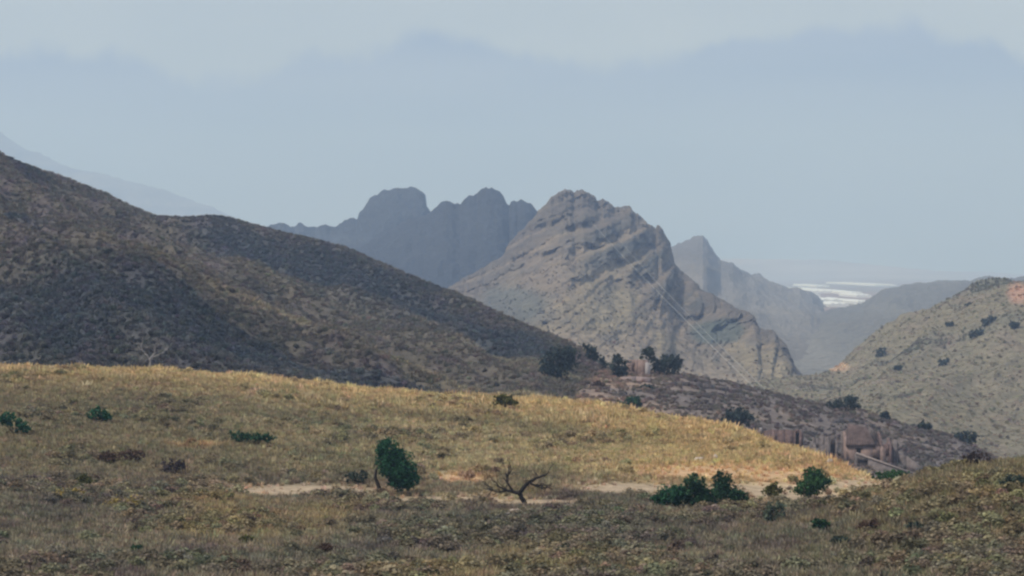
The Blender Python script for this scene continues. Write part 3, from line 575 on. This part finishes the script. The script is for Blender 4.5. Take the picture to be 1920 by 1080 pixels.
low = [('straw_hummock', 'long straw yellow hummock of grass below the round olive bush', 'grass tussock', 235, 958, [(0, 6, 30, 9), (-18, 5, 18, 7)], 'straw'),
       ('straw_hummock', 'yellow brown grass hummock beside the round olive bush', 'grass tussock', 128, 937, [(0, 5, 24, 7), (14, 5, 14, 6)], 'straw'),
       ('brown_shrub', 'dark red-brown shrub on the lower slope left of the purple shrub patch', 'shrub', 248, 872, [(0, 9, 17, 9)], 'brown'),
       ('brown_shrub', 'brown shrub left of the red-brown shrub on the lower slope', 'shrub', 205, 872, [(0, 7, 22, 8)], 'brown'),
       ('purple_shrub', 'greyish purple shrub patch above the start of the dirt track', 'shrub', 325, 893, [(0, 9, 26, 9), (14, 12, 12, 8)], 'purple'),
       ('brown_shrub', 'small red-brown shrub in the near grass below the track', 'shrub', 608, 1050, [(0, 8, 16, 8)], 'brown'),
       ('dark_shrub', 'tiny dark green shrub in the near grass at lower left', 'shrub', 258, 1046, [(0, 7, 9, 7)], 'dark'),
       ('olive_shrub', 'small olive tussock in the near grass below the start of the track', 'shrub', 465, 1026, [(0, 6, 12, 6)], 'olive'),
       ('dark_shrub', 'dark shrub just left of the trunk of the leafy tree', 'shrub', 672, 912, [(0, 10, 16, 11), (-14, 8, 12, 8)], 'mid'),
       ('brown_shrub', 'dark brown shrub in the near scrub below the dark mound', 'shrub', 1632, 1004, [(0, 9, 18, 9), (-12, 6, 12, 6)], 'brown'),
       ('dark_shrub', 'small dark shrub nearest the bottom edge under the blue-black shrub', 'shrub', 1578, 1046, [(0, 7, 14, 7), (12, 5, 10, 5)], 'mid'),
       ('brown_shrub', 'brown shrub on the dark mound near the frame edge', 'shrub', 1808, 930, [(0, 9, 18, 10), (10, 14, 10, 8)], 'brown'),
       ('dark_shrub', 'dark green shrub on the mound cut by the frame edge', 'shrub', 1905, 922, [(0, 9, 24, 10)], 'mid'),
       ('purple_shrub', 'bluish purple shrub on the skyline of the dark mound', 'shrub', 1830, 875, [(0, 9, 22, 9), (-16, 8, 12, 7)], 'purple'),
       ('olive_shrub', 'olive shrub at the bottom edge below the bare tree', 'shrub', 1060, 1078, [(0, 8, 18, 9)], 'mid'),
       ('dark_shrub', 'low dark shrub right of the dark brown shrub on the near mound', 'shrub', 1712, 1002, [(0, 7, 12, 7), (12, 4, 10, 5)], 'mid')]
for nm, lb, ct, x, y, bl, lf in low: plant(nm, lb, ct, A, x, y, [(a, b*1.25, c_*1.25, d_*1.3) for a, b, c_, d_ in bl], lf, leaves=480, **nearw)
# trees on and behind the stony ridge
farw = dict(tmin=1., tmax=3.05)
plant('carob_tree', 'largest dark blue-green tree at the foot of the scrub hill', 'tree', C_, 1046, 712, [(4, 34, 36, 28), (-16, 22, 24, 20), (18, 44, 24, 18), (-6, 8, 24, 14)], 'far', 'trees along the stony ridge', trunk=([(0, -3), (1, 8), (0, 18)], 3), leaves=3600, lsize=.2, tmin=1., tmax=6.)
plant('carob_tree', 'slanting dark tree just behind the largest ridge tree', 'tree', B, 1118, 694, [(4, 14, 18, 14), (-8, 32, 16, 16), (-18, 46, 9, 9)], 'far', 'trees along the stony ridge', trunk=([(0, -3), (-1, 8), (-2, 14)], 2), leaves=1400, lsize=.22, **farw)
plant('carob_tree', 'round dark tree touching the wall of the stone hut', 'tree', B, 1162, 706, [(0, 20, 20, 18), (-3, 32, 14, 10), (4, 10, 18, 12)], 'far', 'trees along the stony ridge', trunk=([(0, -3), (0, 6), (1, 12)], 2), leaves=1500, lsize=.22, **farw)
plant('carob_tree', 'dark domed tree on the far side of the stone hut', 'tree', B, 1250, 704, [(0, 22, 26, 18), (-16, 18, 16, 14), (14, 26, 16, 14)], 'far', 'trees along the stony ridge', trunk=([(0, -3), (0, 6), (1, 12)], 2), leaves=1700, lsize=.22, **farw)
plant('carob_tree', 'small thin tree rising behind the stone hut', 'tree', B, 1217, 701, [(0, 42, 14, 9), (-8, 34, 9, 8), (6, 30, 8, 8)], 'mid', 'trees along the stony ridge', trunk=([(0, -3), (1, 12), (0, 26)], 1.6), leaves=800, lsize=.2, **farw)
plant('ridge_bush', 'black rounded bush just above the yellow crest', 'bush', B, 1184, 764, [(0, 10, 16, 11), (-22, 6, 12, 6), (10, 10, 10, 9)], 'dark', leaves=900, **farw)
plant('ridge_bush', 'big dark blue rounded bush above the long ruined wall', 'bush', B, 1385, 800, [(0, 20, 28, 18), (-16, 14, 18, 13), (14, 18, 18, 14)], 'far', leaves=1700, lsize=.18, **farw)
plant('ridge_bush', 'dark wind-swept bush on the skyline of the stony ridge', 'bush', B, 1582, 770, [(4, 16, 22, 12), (-20, 10, 18, 8), (14, 22, 13, 9), (24, 8, 14, 7)], 'far', leaves=1400, lsize=.18, **farw)
plant('ridge_bush', 'small upright bush on the skyline right of the ruined house', 'bush', B, 1657, 788, [(0, 10, 9, 9), (4, 6, 10, 7)], 'far', leaves=500, **farw)
plant('ridge_bush', 'small grey-green bush farther down the skyline past the upright bush', 'bush', B, 1728, 806, [(0, 9, 14, 9), (10, 6, 9, 6)], 'mid', leaves=500, **farw)
plant('ridge_bush', 'wide grey-green bush at the low end of the stony ridge', 'bush', B, 1808, 830, [(0, 10, 24, 11), (14, 8, 14, 9)], 'mid', leaves=800, **farw)
plant('ridge_bush', 'low dark bush below the stone hut', 'bush', B, 1213, 730, [(0, 5, 14, 5), (12, 5, 9, 4)], 'mid', leaves=420, **farw)
plant('ridge_bush', 'brown bush on the bare earth under the slanting tree', 'bush', B, 1122, 728, [(0, 6, 12, 8)], 'brown', leaves=380, **farw)
# larger bushes on the pale hill
hw = dict(tmin=1., tmax=2.97)
for k, (x, y, r, lb) in enumerate([(1650, 662, 13, 'dark bush pair high on the near shoulder of the pale hill'), (1814, 572, 7, 'small dark bush near the top of the pale hill'), (1850, 600, 16, 'elongated dark bush under the summit of the pale hill'),
        (1768, 680, 10, 'round bush in the middle of the pale hill'), (1682, 690, 8, 'narrow bush left of the middle of the pale hill'), (1830, 625, 14, 'dark bush cluster below the elongated bush on the pale hill'), (1900, 612, 9, 'bush near the frame edge on the pale hill'), (1780, 608, 7, 'tiny bush on the rim of the pale hill')]):
    plant('hill_bush', lb, 'bush', H, x, y+r*.6, [(0, r*.6, r, r*.7), (r*.7, r*.9, r*.6, r*.5)], 'mid', 'bushes on the pale hill', leaves=420, lsize=.35, **hw)

# the bare tree beside the track
def bare_tree(name, label, land, px, py, scale, limbs, mat, r0, twigs=5, **kw):
    b = land.at(px, py, **kw); m = b[1]/F*scale; o = empty(name, tuple(b-np.array([0, 0, .05])))
    for k, (nm, pts, r) in enumerate(limbs):
        path = np.array([(x*m, yy*m, z*m) for x, yy, z in pts]); n = len(path); dense = np.concatenate([path[i]+(path[i+1]-path[i])*np.linspace(0, 1, 4, endpoint=False)[:, None] for i in range(n-1)]+[path[-1:]])
        dense[1:-1] += rng.normal(size=dense[1:-1].shape)*.6*m
        lo = .8 if nm == 'trunk' else .3
        v, f = tube(dense, np.linspace(r*m, r*m*lo, len(dense))); par = link(nm, raw_mesh(nm, v, f, 4, True), mat, o)
        if nm == 'branch':
            tw = []
            for q in range(twigs):
                s = dense[rng.integers(len(dense)//3, len(dense))]; d = dense[-1]-dense[0]; d = d/np.linalg.norm(d)+rng.normal(size=3)*.6+np.array([0, 0, .25])
                e = s+d*rng.uniform(7, 17)*m; w = wob(s, e, 5, .14); tw.append(tube(w, np.linspace(.75*m, .3*m, 5), 4))
                e2 = w[2]+(d+rng.normal(size=3)*.7)*rng.uniform(4, 9)*m; tw.append(tube(wob(w[2], e2, 4, .14), np.linspace(.5*m, .25*m, 4), 3))
            v, f = joinm(tw); tag(link('twigs', raw_mesh('twigs', v, f, 4), mat, par), kind='stuff')
    return tag(o, label, 'tree')
bare_tree('bare_tree', 'leafless black forked tree leaning beside the dirt track', A, 985, 952, 1, [
    ('trunk', [(2, 0, -2), (-5, 0, 14), (-13, 0, 28)], 5.2), ('branch', [(-13, 0, 28), (-24, 4, 31), (-36, 2, 34), (-50, 0, 40)], 4.0), ('branch', [(-13, 0, 28), (-4, -4, 40), (6, -3, 50), (22, 0, 58), (38, 0, 64)], 4.6),
    ('branch', [(6, -3, 50), (14, -8, 44), (28, -6, 44), (38, -4, 38)], 2.6), ('branch', [(-24, 4, 31), (-34, 8, 46), (-36, 8, 60), (-28, 6, 70)], 2.4), ('branch', [(-36, 2, 34), (-50, -4, 30), (-66, -4, 36)], 2.0)], M_bark2, 4, 13, **nearw)
bare_tree('dead_tree', 'small bleached dead tree standing against the foot of the scrub hill', C_, 283, 690, .85, [
    ('trunk', [(0, 0, -6), (-2, 0, 12), (0, 0, 26)], 3.4), ('branch', [(0, 0, 26), (8, 2, 38), (10, 0, 52)], 2.2), ('branch', [(-1, 0, 22), (-12, 0, 34), (-20, 0, 44), (-22, 0, 56)], 2.), ('branch', [(0, 0, 24), (14, 0, 32), (26, 0, 36)], 1.6)], M_pale, 3, 4, tmin=1., tmax=3.)

# pale stones
M_stone = plain_mat('pale_stone', (.5, .42, .36), 3, .25)
def boulder(label, land, px, py, w, h, **kw):
    b = land.at(px, py, **kw); m = b[1]/F; n, k = 7, 12; V = []; 
    for i in range(n):
        t = math.pi*i/(n-1)
        for j in range(k):
            p = 2*math.pi*j/k; r = 1+.25*math.sin(2.3*p+px)+.15*rng.normal(); V.append((w*m*.5*math.sin(t)*math.cos(p)*r, w*m*.4*math.sin(t)*math.sin(p)*r, h*m*(.45+.55*math.cos(t))*(1+.1*rng.normal())))
    Fc = np.array([(i*k+j, (i+1)*k+j, (i+1)*k+(j+1) % k, i*k+(j+1) % k) for i in range(n-1) for j in range(k)])
    return tag(link('boulder', raw_mesh('boulder', np.array(V), Fc, 4), M_stone, loc=tuple(b)), label, 'boulder', 'pale stones on the slope')
for lb, x, y, w, h in [('long pale flat rock above the red earth bank', 1312, 864, 30, 7), ('small upright pale rock beside the long flat rock', 1341, 864, 9, 12), ('pale boulder at the start of the dirt track', 387, 915, 14, 11),
        ('pale rock under the doorway of the roofless ruin', 1557, 872, 14, 12), ('cream coloured stone lying at the foot of the bare tree', 968, 961, 26, 7), ('tiny white stone in the near grass below the track', 526, 1009, 10, 7)]:
    boulder(lb, A, x, y, w, h, **nearw)

# ================================================================== RUINS
M_pink = plain_mat('red_stone_wall', (.140, .095, .088), 1.3, .5, bump=.8, dist=.08); M_greyw = plain_mat('grey_stone_wall', (.145, .122, .118), 1.3, .45, bump=.8, dist=.08)
M_tan = plain_mat('tan_render', (.225, .160, .140), 1.1, .35, bump=.5); M_palew = plain_mat('pale_plaster', (.27, .22, .20), 1.2, .2, bump=.3)
M_roof = plain_mat('old_roof', (.145, .104, .096), 1.3, .45, bump=.6); M_white = plain_mat('whitewash', (.33, .30, .30), 1.5, .12, bump=.2); M_wood = plain_mat('old_timber', (.05, .04, .04), 4, .3)
def wall_mesh(name, a, b, th, zb, tops, openings=()):
    """upright wall from a to b (x, y), ragged or sloping top given as (share, height), openings (s0, s1, z0, z1) in metres along it"""
    a, b = np.array(a, float), np.array(b, float); Ln = np.linalg.norm(b-a); d = (b-a)/Ln; nrm = np.array([d[1], -d[0]])*th/2
    cuts = sorted({0., Ln, *[t*Ln for t, h in tops], *[x for o in openings for x in o[:2]]}); T = lambda s: float(np.interp(s/Ln, [t for t, h in tops], [h for t, h in tops]))
    V = []; Fc = []
    def hexa(s0, s1, zl, t0, t1):
        k = len(V)
        for s, t in ((s0, t0), (s1, t1)):
            for e in (-1, 1):
                for z in (zl, t): q = a+d*s+nrm*e; V.append((q[0], q[1], z))
        Fc.extend([tuple(k+x for x in f) for f in ((0, 4, 5, 1), (2, 3, 7, 6), (0, 1, 3, 2), (4, 6, 7, 5), (1, 5, 7, 3), (0, 2, 6, 4))])
    for s0, s1 in zip(cuts[:-1], cuts[1:]):
        if s1-s0 < 1e-4: continue
        op = [o for o in openings if o[0] <= s0+1e-6 and o[1] >= s1-1e-6]
        if not op: hexa(s0, s1, zb, T(s0), T(s1))
        else:
            o = op[0]
            if o[2] > zb+.02: hexa(s0, s1, zb, o[2], o[2])
            if o[3] < min(T(s0), T(s1))-.02: hexa(s0, s1, o[3], T(s0), T(s1))
    return raw_mesh(name, np.array(V), np.array(Fc), 4)
def ragged(h, n=9, amp=.35):
    return [(i/(n-1), h+amp*rng.uniform(-1, 1)) for i in range(n)]
def box(name, c, s, mat, parent, rot=None):
    x, y, z = np.array(s)/2; V = np.array([(i*x, j*y, k*z) for i in (-1, 1) for j in (-1, 1) for k in (-1, 1)])
    o = link(name, raw_mesh(name, V, np.array([(0, 1, 3, 2), (4, 6, 7, 5), (0, 4, 5, 1), (2, 3, 7, 6), (0, 2, 6, 4), (1, 5, 7, 3)]), 4), mat, parent, tuple(c))
    if rot: o.rotation_euler = rot
    return o
YR = 462.; mr_ = YR/F
def ruin_at(px, py, Y=YR): return tuple(B.at(px, py, tmin=1., tmax=3.))
# main ruined house
hz = empty('ruined_house', ruin_at(1625, 870)); Wm = lambda px: (px-1625)*mr_; Zm = lambda py: (870-py)*mr_
fr = link('front_wall', wall_mesh('front_wall', (Wm(1588), 0), (Wm(1660), 0), .5, -2, [(0, Zm(836)), (1, Zm(836))], [(Wm(1607)-Wm(1588), Wm(1615.5)-Wm(1588), Zm(851), Zm(841)), (Wm(1638)-Wm(1588), Wm(1652)-Wm(1588), -2, Zm(858))]), M_tan, hz)
box('window_dark_panel', (Wm(1611.2), .16, Zm(846)), (8.4*mr_, .08, 9.9*mr_), M_wood, fr)  # added dark panel standing for the shade inside the window
box('lintel', (Wm(1611), -.02, Zm(840)), (1.15, .56, .16), M_wood, fr)
link('rear_wall', wall_mesh('rear_wall', (Wm(1584), 5.2), (Wm(1655), 5.2), .5, -2, [(0, Zm(812)), (.35, Zm(803)), (.5, Zm(797)), (.75, Zm(800)), (1, Zm(814))]), M_greyw, hz)
link('side_wall', wall_mesh('side_wall', (Wm(1588)+.25, .26), (Wm(1588)+.25, 4.94), .45, -2, [(0, Zm(836)), (1, Zm(810))]), M_tan, hz)
link('side_wall', wall_mesh('side_wall', (Wm(1660)-.3, .26), (Wm(1660)-.3, 4.94), .45, -2, [(0, Zm(836)), (.6, Zm(816)), (1, Zm(812))]), M_pink, hz)
Vr = np.array([(Wm(1586), -.12, Zm(836)), (Wm(1643), -.12, Zm(836)), (Wm(1634), 4.7, Zm(806)), (Wm(1597), 4.7, Zm(799))]); Vr = np.concatenate([Vr+[0, 0, .03], Vr+[0, 0, .28]])
rf = link('roof', raw_mesh('roof', Vr, np.array([(0, 3, 2, 1), (4, 5, 6, 7), (0, 1, 5, 4), (1, 2, 6, 5), (2, 3, 7, 6), (3, 0, 4, 7)]), 4), M_roof, hz)
box('eave_beam', (Wm(1615), -.32, Zm(836)-.04), (4.7, .1, .12), M_wood, hz)
for k in range(3):
    x0 = Wm(1646)+k*.5; v, f = tube([(x0, -.3, Zm(836)), (x0-.3-k*.1, 4.7, Zm(809+2*k))], [.09, .08], 5); link('rafter', raw_mesh('rafter', v, f, 4), M_wood, hz)
for k in range(12):
    x0 = Wm(1587)+k*.41
    a = np.array((x0, -.36, Zm(836)+.28)); bq = np.array((Wm(1598)+k*.265, 4.6, Zm(800)+.28-k*.05)); v, f = tube([a, (a+bq)/2, bq], [.07]*3, 6); link('roof_tile_row', raw_mesh('roof_tile_row', v, f, 4, True), M_roof, rf)
tag(hz, 'tan ruined house with a small black window and half a brown roof', 'house')
an = empty('ruined_annex', ruin_at(1666, 868)); 
link('wall', wall_mesh('wall', (-.85, 0), (.75, 0), .5, -2, [(0, Zm(834)), (.4, Zm(830)), (1, Zm(838))], [(.5, 1.1, -2, Zm(856))]), M_pink, an); link('side_wall', wall_mesh('side_wall', (.5, .26), (.5, 3), .45, -2, [(0, Zm(836)), (1, Zm(822))]), M_pink, an)
tag(an, 'short red stone annex attached beside the ruined house', 'ruin')
pl = link('stone_pillar', wall_mesh('stone_pillar', (-.45, 0), (.45, 0), .8, -2, [(0, 4.0), (.5, 4.2), (1, 3.8)]), M_greyw, loc=ruin_at(1677, 870, 466)); tag(pl, 'pale grey square pillar standing right of the red annex', 'pillar')
gw = link('garden_wall', wall_mesh('garden_wall', (0, 0), (4.4, -2), .5, -3, [(0, Zm(848)), (.3, Zm(852)), (1, Zm(880))]), M_greyw, loc=ruin_at(1684, 872, 464)); tag(gw, 'grey stone wall sloping down from the grey pillar', 'wall')
rp = empty('sloping_parapet', ruin_at(1604, 872, 448)); ms = 448/F
link('parapet', wall_mesh('parapet', (0, 0), (118*ms, -3), .5, -2.5, [(0, 22*ms), (.05, 22*ms), (1, -18*ms)], [(5*ms, 26*ms, -2.5, 10*ms)]), M_greyw, rp)
for nm_, (x0, z0, x1, z1) in {'coping': (0, 24, 118, -16)}.items():
    L_ = math.hypot((x1-x0)*ms, (z1-z0)*ms); box(nm_, ((x0+x1)/2*ms, -1.5, (z0+z1)/2*ms), (L_, .7, .22), M_palew, rp, (0, math.atan2((z0-z1), (x1-x0)), -math.atan2(3, 118*ms)))
box('opening_shade_panel', (15.5*ms, -.40, -.8), (20*ms, .1, 3.2), M_wood, rp, (0, 0, -math.atan2(3, 118*ms)))  # added dark panel painted as the shade beneath the parapet
tag(rp, 'pale topped parapet running down in front of the ruined house over a dark opening', 'wall')
# roofless grey ruin with a doorway
rg = empty('roofless_ruin', ruin_at(1548, 862, 458)); m2 = 458/F
link('front_wall', wall_mesh('front_wall', (-24*m2, 0), (24*m2, 0), .5, -2, [(0, 1.6), (.25, 1.9), (.45, 2.4), (.5, 3.6), (.82, 3.9), (.9, 3.2), (1, 2.8)], [(33*m2, 42*m2, -2, 2.5)]), M_greyw, rg)
link('rear_wall', wall_mesh('rear_wall', (-20*m2, 4), (26*m2, 4), .5, -2, ragged(3.3, 9, .4)), M_greyw, rg)
link('side_wall', wall_mesh('side_wall', (24*m2-.25, .26), (26*m2-.25, 3.74), .5, -2, ragged(3.0, 6, .3)), M_pink, rg)
link('side_wall', wall_mesh('side_wall', (-24*m2+.3, .26), (-20*m2+.25, 3.74), .5, -2, ragged(2.2, 6, .3)), M_greyw, rg)
bp_ = link('doorway_roof', wall_mesh('doorway_roof', (1*m2, .9), (20*m2, .9), 1.2, 3.3, [(0, 3.7), (.5, 4.1), (1, 3.6)]), M_wood, rg)
box('opening_shade_panel', ((-24+37.5)*m2, .12, .25), (9*m2-.02, .1, 4.4), M_wood, rg)  # shade in the doorway, added as a dark panel
tag(rg, 'roofless grey stone ruin with a dark doorway', 'ruin')
# long red wall with a doorway at its end
lw = empty('long_ruined_wall', ruin_at(1463, 842, 455)); m3 = 455/F
link('wall', wall_mesh('wall', (-42*m3, 0), (44*m3, 0), .6, -2, [(0, 2.9), (.08, 3.0), (.1, 2.8), (.3, 3.2), (.45, 2.95), (.6, 3.15), (.8, 2.9), (.9, 3.2), (1, 2.5)], [(72*m3, 79*m3, -2, 2.6), (33*m3, 36*m3, .5, 1.6)]), M_pink, lw)
link('side_wall', wall_mesh('side_wall', (44*m3-.3, .31), (48*m3, 4), .5, -2, ragged(2.8, 6, .3)), M_greyw, lw); link('rear_wall', wall_mesh('rear_wall', (-40*m3, 4.2), (48*m3, 4.26), .5, -2, ragged(2.7, 10, .4)), M_greyw, lw)
link('side_wall', wall_mesh('side_wall', (-42*m3+.3, .31), (-40*m3+.3, 3.9), .5, -2, ragged(2.8, 6, .2)), M_pink, lw)
box('white_post', (-38*m3, -.36, 3.0), (.35, .2, .9), M_white, lw)
box('opening_shade_panel', ((-42+75.5)*m3, .12, .3), (7*m3-.02, .1, 4.5), M_wood, lw)  # dark panel added for the unlit depth of this doorway
tag(lw, 'long low ruined wall of red stone with a dark doorway at one end', 'ruin')
# terraces of dry stone wall on the ridge
def terrace(label, pts, h):
    o = empty('terrace_wall', tuple(B.at(*pts[0], **farw)))
    q = [B.at(x, y, **farw) for x, y in pts]; o0 = np.array(o.location)
    for a, b in zip(q[:-1], q[1:]):
        zl = min(a[2], b[2])-o0[2]; link('wall_section', wall_mesh('wall_section', (a-o0)[:2], (b-o0)[:2], .6, zl-.8, [(0, a[2]-o0[2]+h), (.5, (a[2]+b[2])/2-o0[2]+h*rng.uniform(.8, 1.15)), (1, b[2]-o0[2]+h)]), M_greyw, o)
    return tag(o, label, 'wall', 'dry stone terrace walls')
terrace('dry stone terrace wall along the brow of the stony ridge', [(1240, 722), (1290, 722), (1340, 728), (1390, 736), (1430, 745)], .6)
terrace('dry stone terrace wall above the roofless ruin', [(1560, 792), (1600, 790), (1640, 802), (1680, 818)], .6)
terrace('dry stone terrace wall right of the grey pillar', [(1690, 828), (1730, 838), (1770, 850)], .6)
# hut between the ridge trees
hb = B.at(1198, 702, **farw); ht = empty('stone_hut', tuple(hb)); mh = hb[1]/F
link('front_wall', wall_mesh('front_wall', (-22*mh, 0), (14*mh, 0), .5, -1.5, [(0, 26*mh), (.5, 28*mh), (1, 24*mh)], [(8*mh, 13*mh, -1.5, 14*mh)]), M_tan, ht)
link('end_wall', wall_mesh('end_wall', (10*mh, -.45), (19*mh, -.45), .35, -1.5, [(0, 23*mh), (1, 22*mh)]), M_white, ht)
link('side_wall', wall_mesh('side_wall', (14*mh, .26), (14*mh, 3.5), .4, -1.5, [(0, 24*mh), (1, 26*mh)]), M_tan, ht); link('side_wall', wall_mesh('side_wall', (-21*mh, .26), (-21*mh, 3.5), .4, -1.5, [(0, 24*mh), (1, 26*mh)]), M_tan, ht)
link('rear_wall', wall_mesh('rear_wall', (-22*mh, 3.8), (14*mh, 3.8), .5, -1.5, [(0, 26*mh), (1, 26*mh)]), M_tan, ht)
tag(ht, 'tan stone hut with one white end between the ridge trees', 'hut')
rb = B.at(1192, 716, **farw); rw = link('retaining_wall', wall_mesh('retaining_wall', (-2.8, 0), (2.8, 0), .6, -1.2, [(0, .9), (.5, 1.05), (1, .8)]), plain_mat('pink_stone', (.29, .225, .215), 2, .2), loc=tuple(rb)); tag(rw, 'low pinkish retaining wall below the stone hut', 'wall')

# ================================================================== FAR GREENHOUSES, CABLES
M_gh = plain_mat('plastic_sheeting', (.82, .82, .82), .02, .04, rough=.35, bump=0, spec=.5)
def greenhouse(label, px0, px1, py0, py1, zp=-58.):
    Y1 = -zp*F/(py0-HOR); Y0 = -zp*F/(py1-HOR); x0, x1 = (px0-960)/F*Y0, (px1-960)/F*Y0; n = max(3, int((x1-x0)/14))
    V = []; Fc = []; xs = np.linspace(x0, x1, 2*n+1)-x0; zt = [4.2 if i % 2 == 0 else 6.4 for i in range(2*n+1)]
    o = empty('greenhouse', (x0, Y0, zp))
    for i in range(2*n+1): V += [(xs[i], 0, zt[i]), (xs[i], Y1-Y0, zt[i])]
    link('roof', raw_mesh('roof', np.array(V), np.array([(2*i, 2*i+2, 2*i+3, 2*i+1) for i in range(2*n)]), 4), M_gh, o)
    V = []
    for i in range(2*n+1): V += [(xs[i], 0, 0), (xs[i], 0, zt[i])]
    link('front_wall', raw_mesh('front_wall', np.array(V), np.array([(2*i, 2*i+2, 2*i+3, 2*i+1) for i in range(2*n)]), 4), M_gh, o)
    for xx in (0., xs[-1]): link('side_wall', raw_mesh('side_wall', np.array([(xx, 0, 0), (xx, Y1-Y0, 0), (xx, Y1-Y0, 4.2), (xx, 0, 4.2)]), np.array([(0, 1, 2, 3)]), 4), M_gh, o)
    return tag(o, label, 'greenhouse', 'white greenhouses on the far plain')
for a in [('longest bright white greenhouse strip on the far plain', 1474, 1592, 543, 550), ('white greenhouse strip continuing the longest one to the right', 1596, 1618, 546, 553), ('small white greenhouse at the right end of the main strip', 1606, 1634, 555, 558),
          ('white greenhouse set highest, apart from the others', 1640, 1682, 532, 537), ('pale greenhouse in front of the longest strip', 1506, 1538, 553, 557), ('white greenhouse low in the gap between the ridges', 1538, 1600, 564, 568),
          ('lowest greenhouse, deepest in the notch between the ridges', 1556, 1592, 572, 576), ('greenhouse just right of the low one in the gap', 1608, 1628, 568, 571), ('short greenhouse behind the middle of the longest strip', 1530, 1556, 536, 539)]: greenhouse(*a)
M_cab = plain_mat('bright_cable', (.46, .45, .43), 1, .05, rough=.4, bump=0)
def cable(label, a, b, sag, r):
    t = np.linspace(0, 1, 40)[:, None]; p = a*(1-t)+b*t; p[:, 2] -= sag*4*(t*(1-t))[:, 0]; v, f = tube(p-a, [r]*40, 5)
    return tag(link('overhead_cable', raw_mesh('overhead_cable', v, f, 4, True), M_cab, loc=tuple(a)), label, 'cable', 'cables slung from the peak')
top1 = P(1092, 398, 2150); top2 = P(1140, 425, 2130); bot1 = P(1432, 744, 900); bot2 = P(1418, 738, 905)
cable('pale cable running from the peak summit straight down to the stony ridge', top1, bot1, 1.5, .065)
cable('second pale cable slung just above the first across the rocky peak', top2, bot2+np.array([3.5, 0, .6]), 2.5, .05)
for nm, lb, b, h in [('cable_pole', 'wooden pole holding the lower cable ends behind the stony ridge', bot1, 14), ('cable_pole', 'pole holding the upper cable end on the peak', top1, 9), ('cable_pole', 'pole holding the second cable end below the summit', top2, 9)]:
    o = empty(nm, (b[0], b[1], b[2]-h)); v, f = tube([(0, 0, -6), (0, 0, h*.5), (0, 0, h+.4)], [.22, .2, .16], 7); link('pole', raw_mesh('pole', v, f, 4, True), M_wood, o)
    v, f = tube([(-1.4, 0, h-.2), (1.4, 0, h-.2)], [.1, .1], 5); link('crossarm', raw_mesh('crossarm', v, f, 4), M_wood, o); tag(o, lb, 'pole')

# ================================================================== HAZE
hx = box('haze', (0, 7900, (-80.5+740)/2), (13600, 17000, 740+80.5), [], None); hx.data.materials.clear()
hm, N, L = new_mat('thin_blue_air'); vol = N.new('ShaderNodeVolumePrincipled'); out = N.new('ShaderNodeOutputMaterial')
vol.inputs['Density'].default_value = HAZE_DENSITY; vol.inputs['Color'].default_value = (*HAZE_COLOR, 1); vol.inputs['Absorption Color'].default_value = (.53, .65, 1, 1); vol.inputs['Anisotropy'].default_value = 0.1
L.new(vol.outputs[0], out.inputs['Volume']); hx.data.materials.append(hm); tag(hx, 'thin blue haze hanging over the whole valley', kind='stuff')
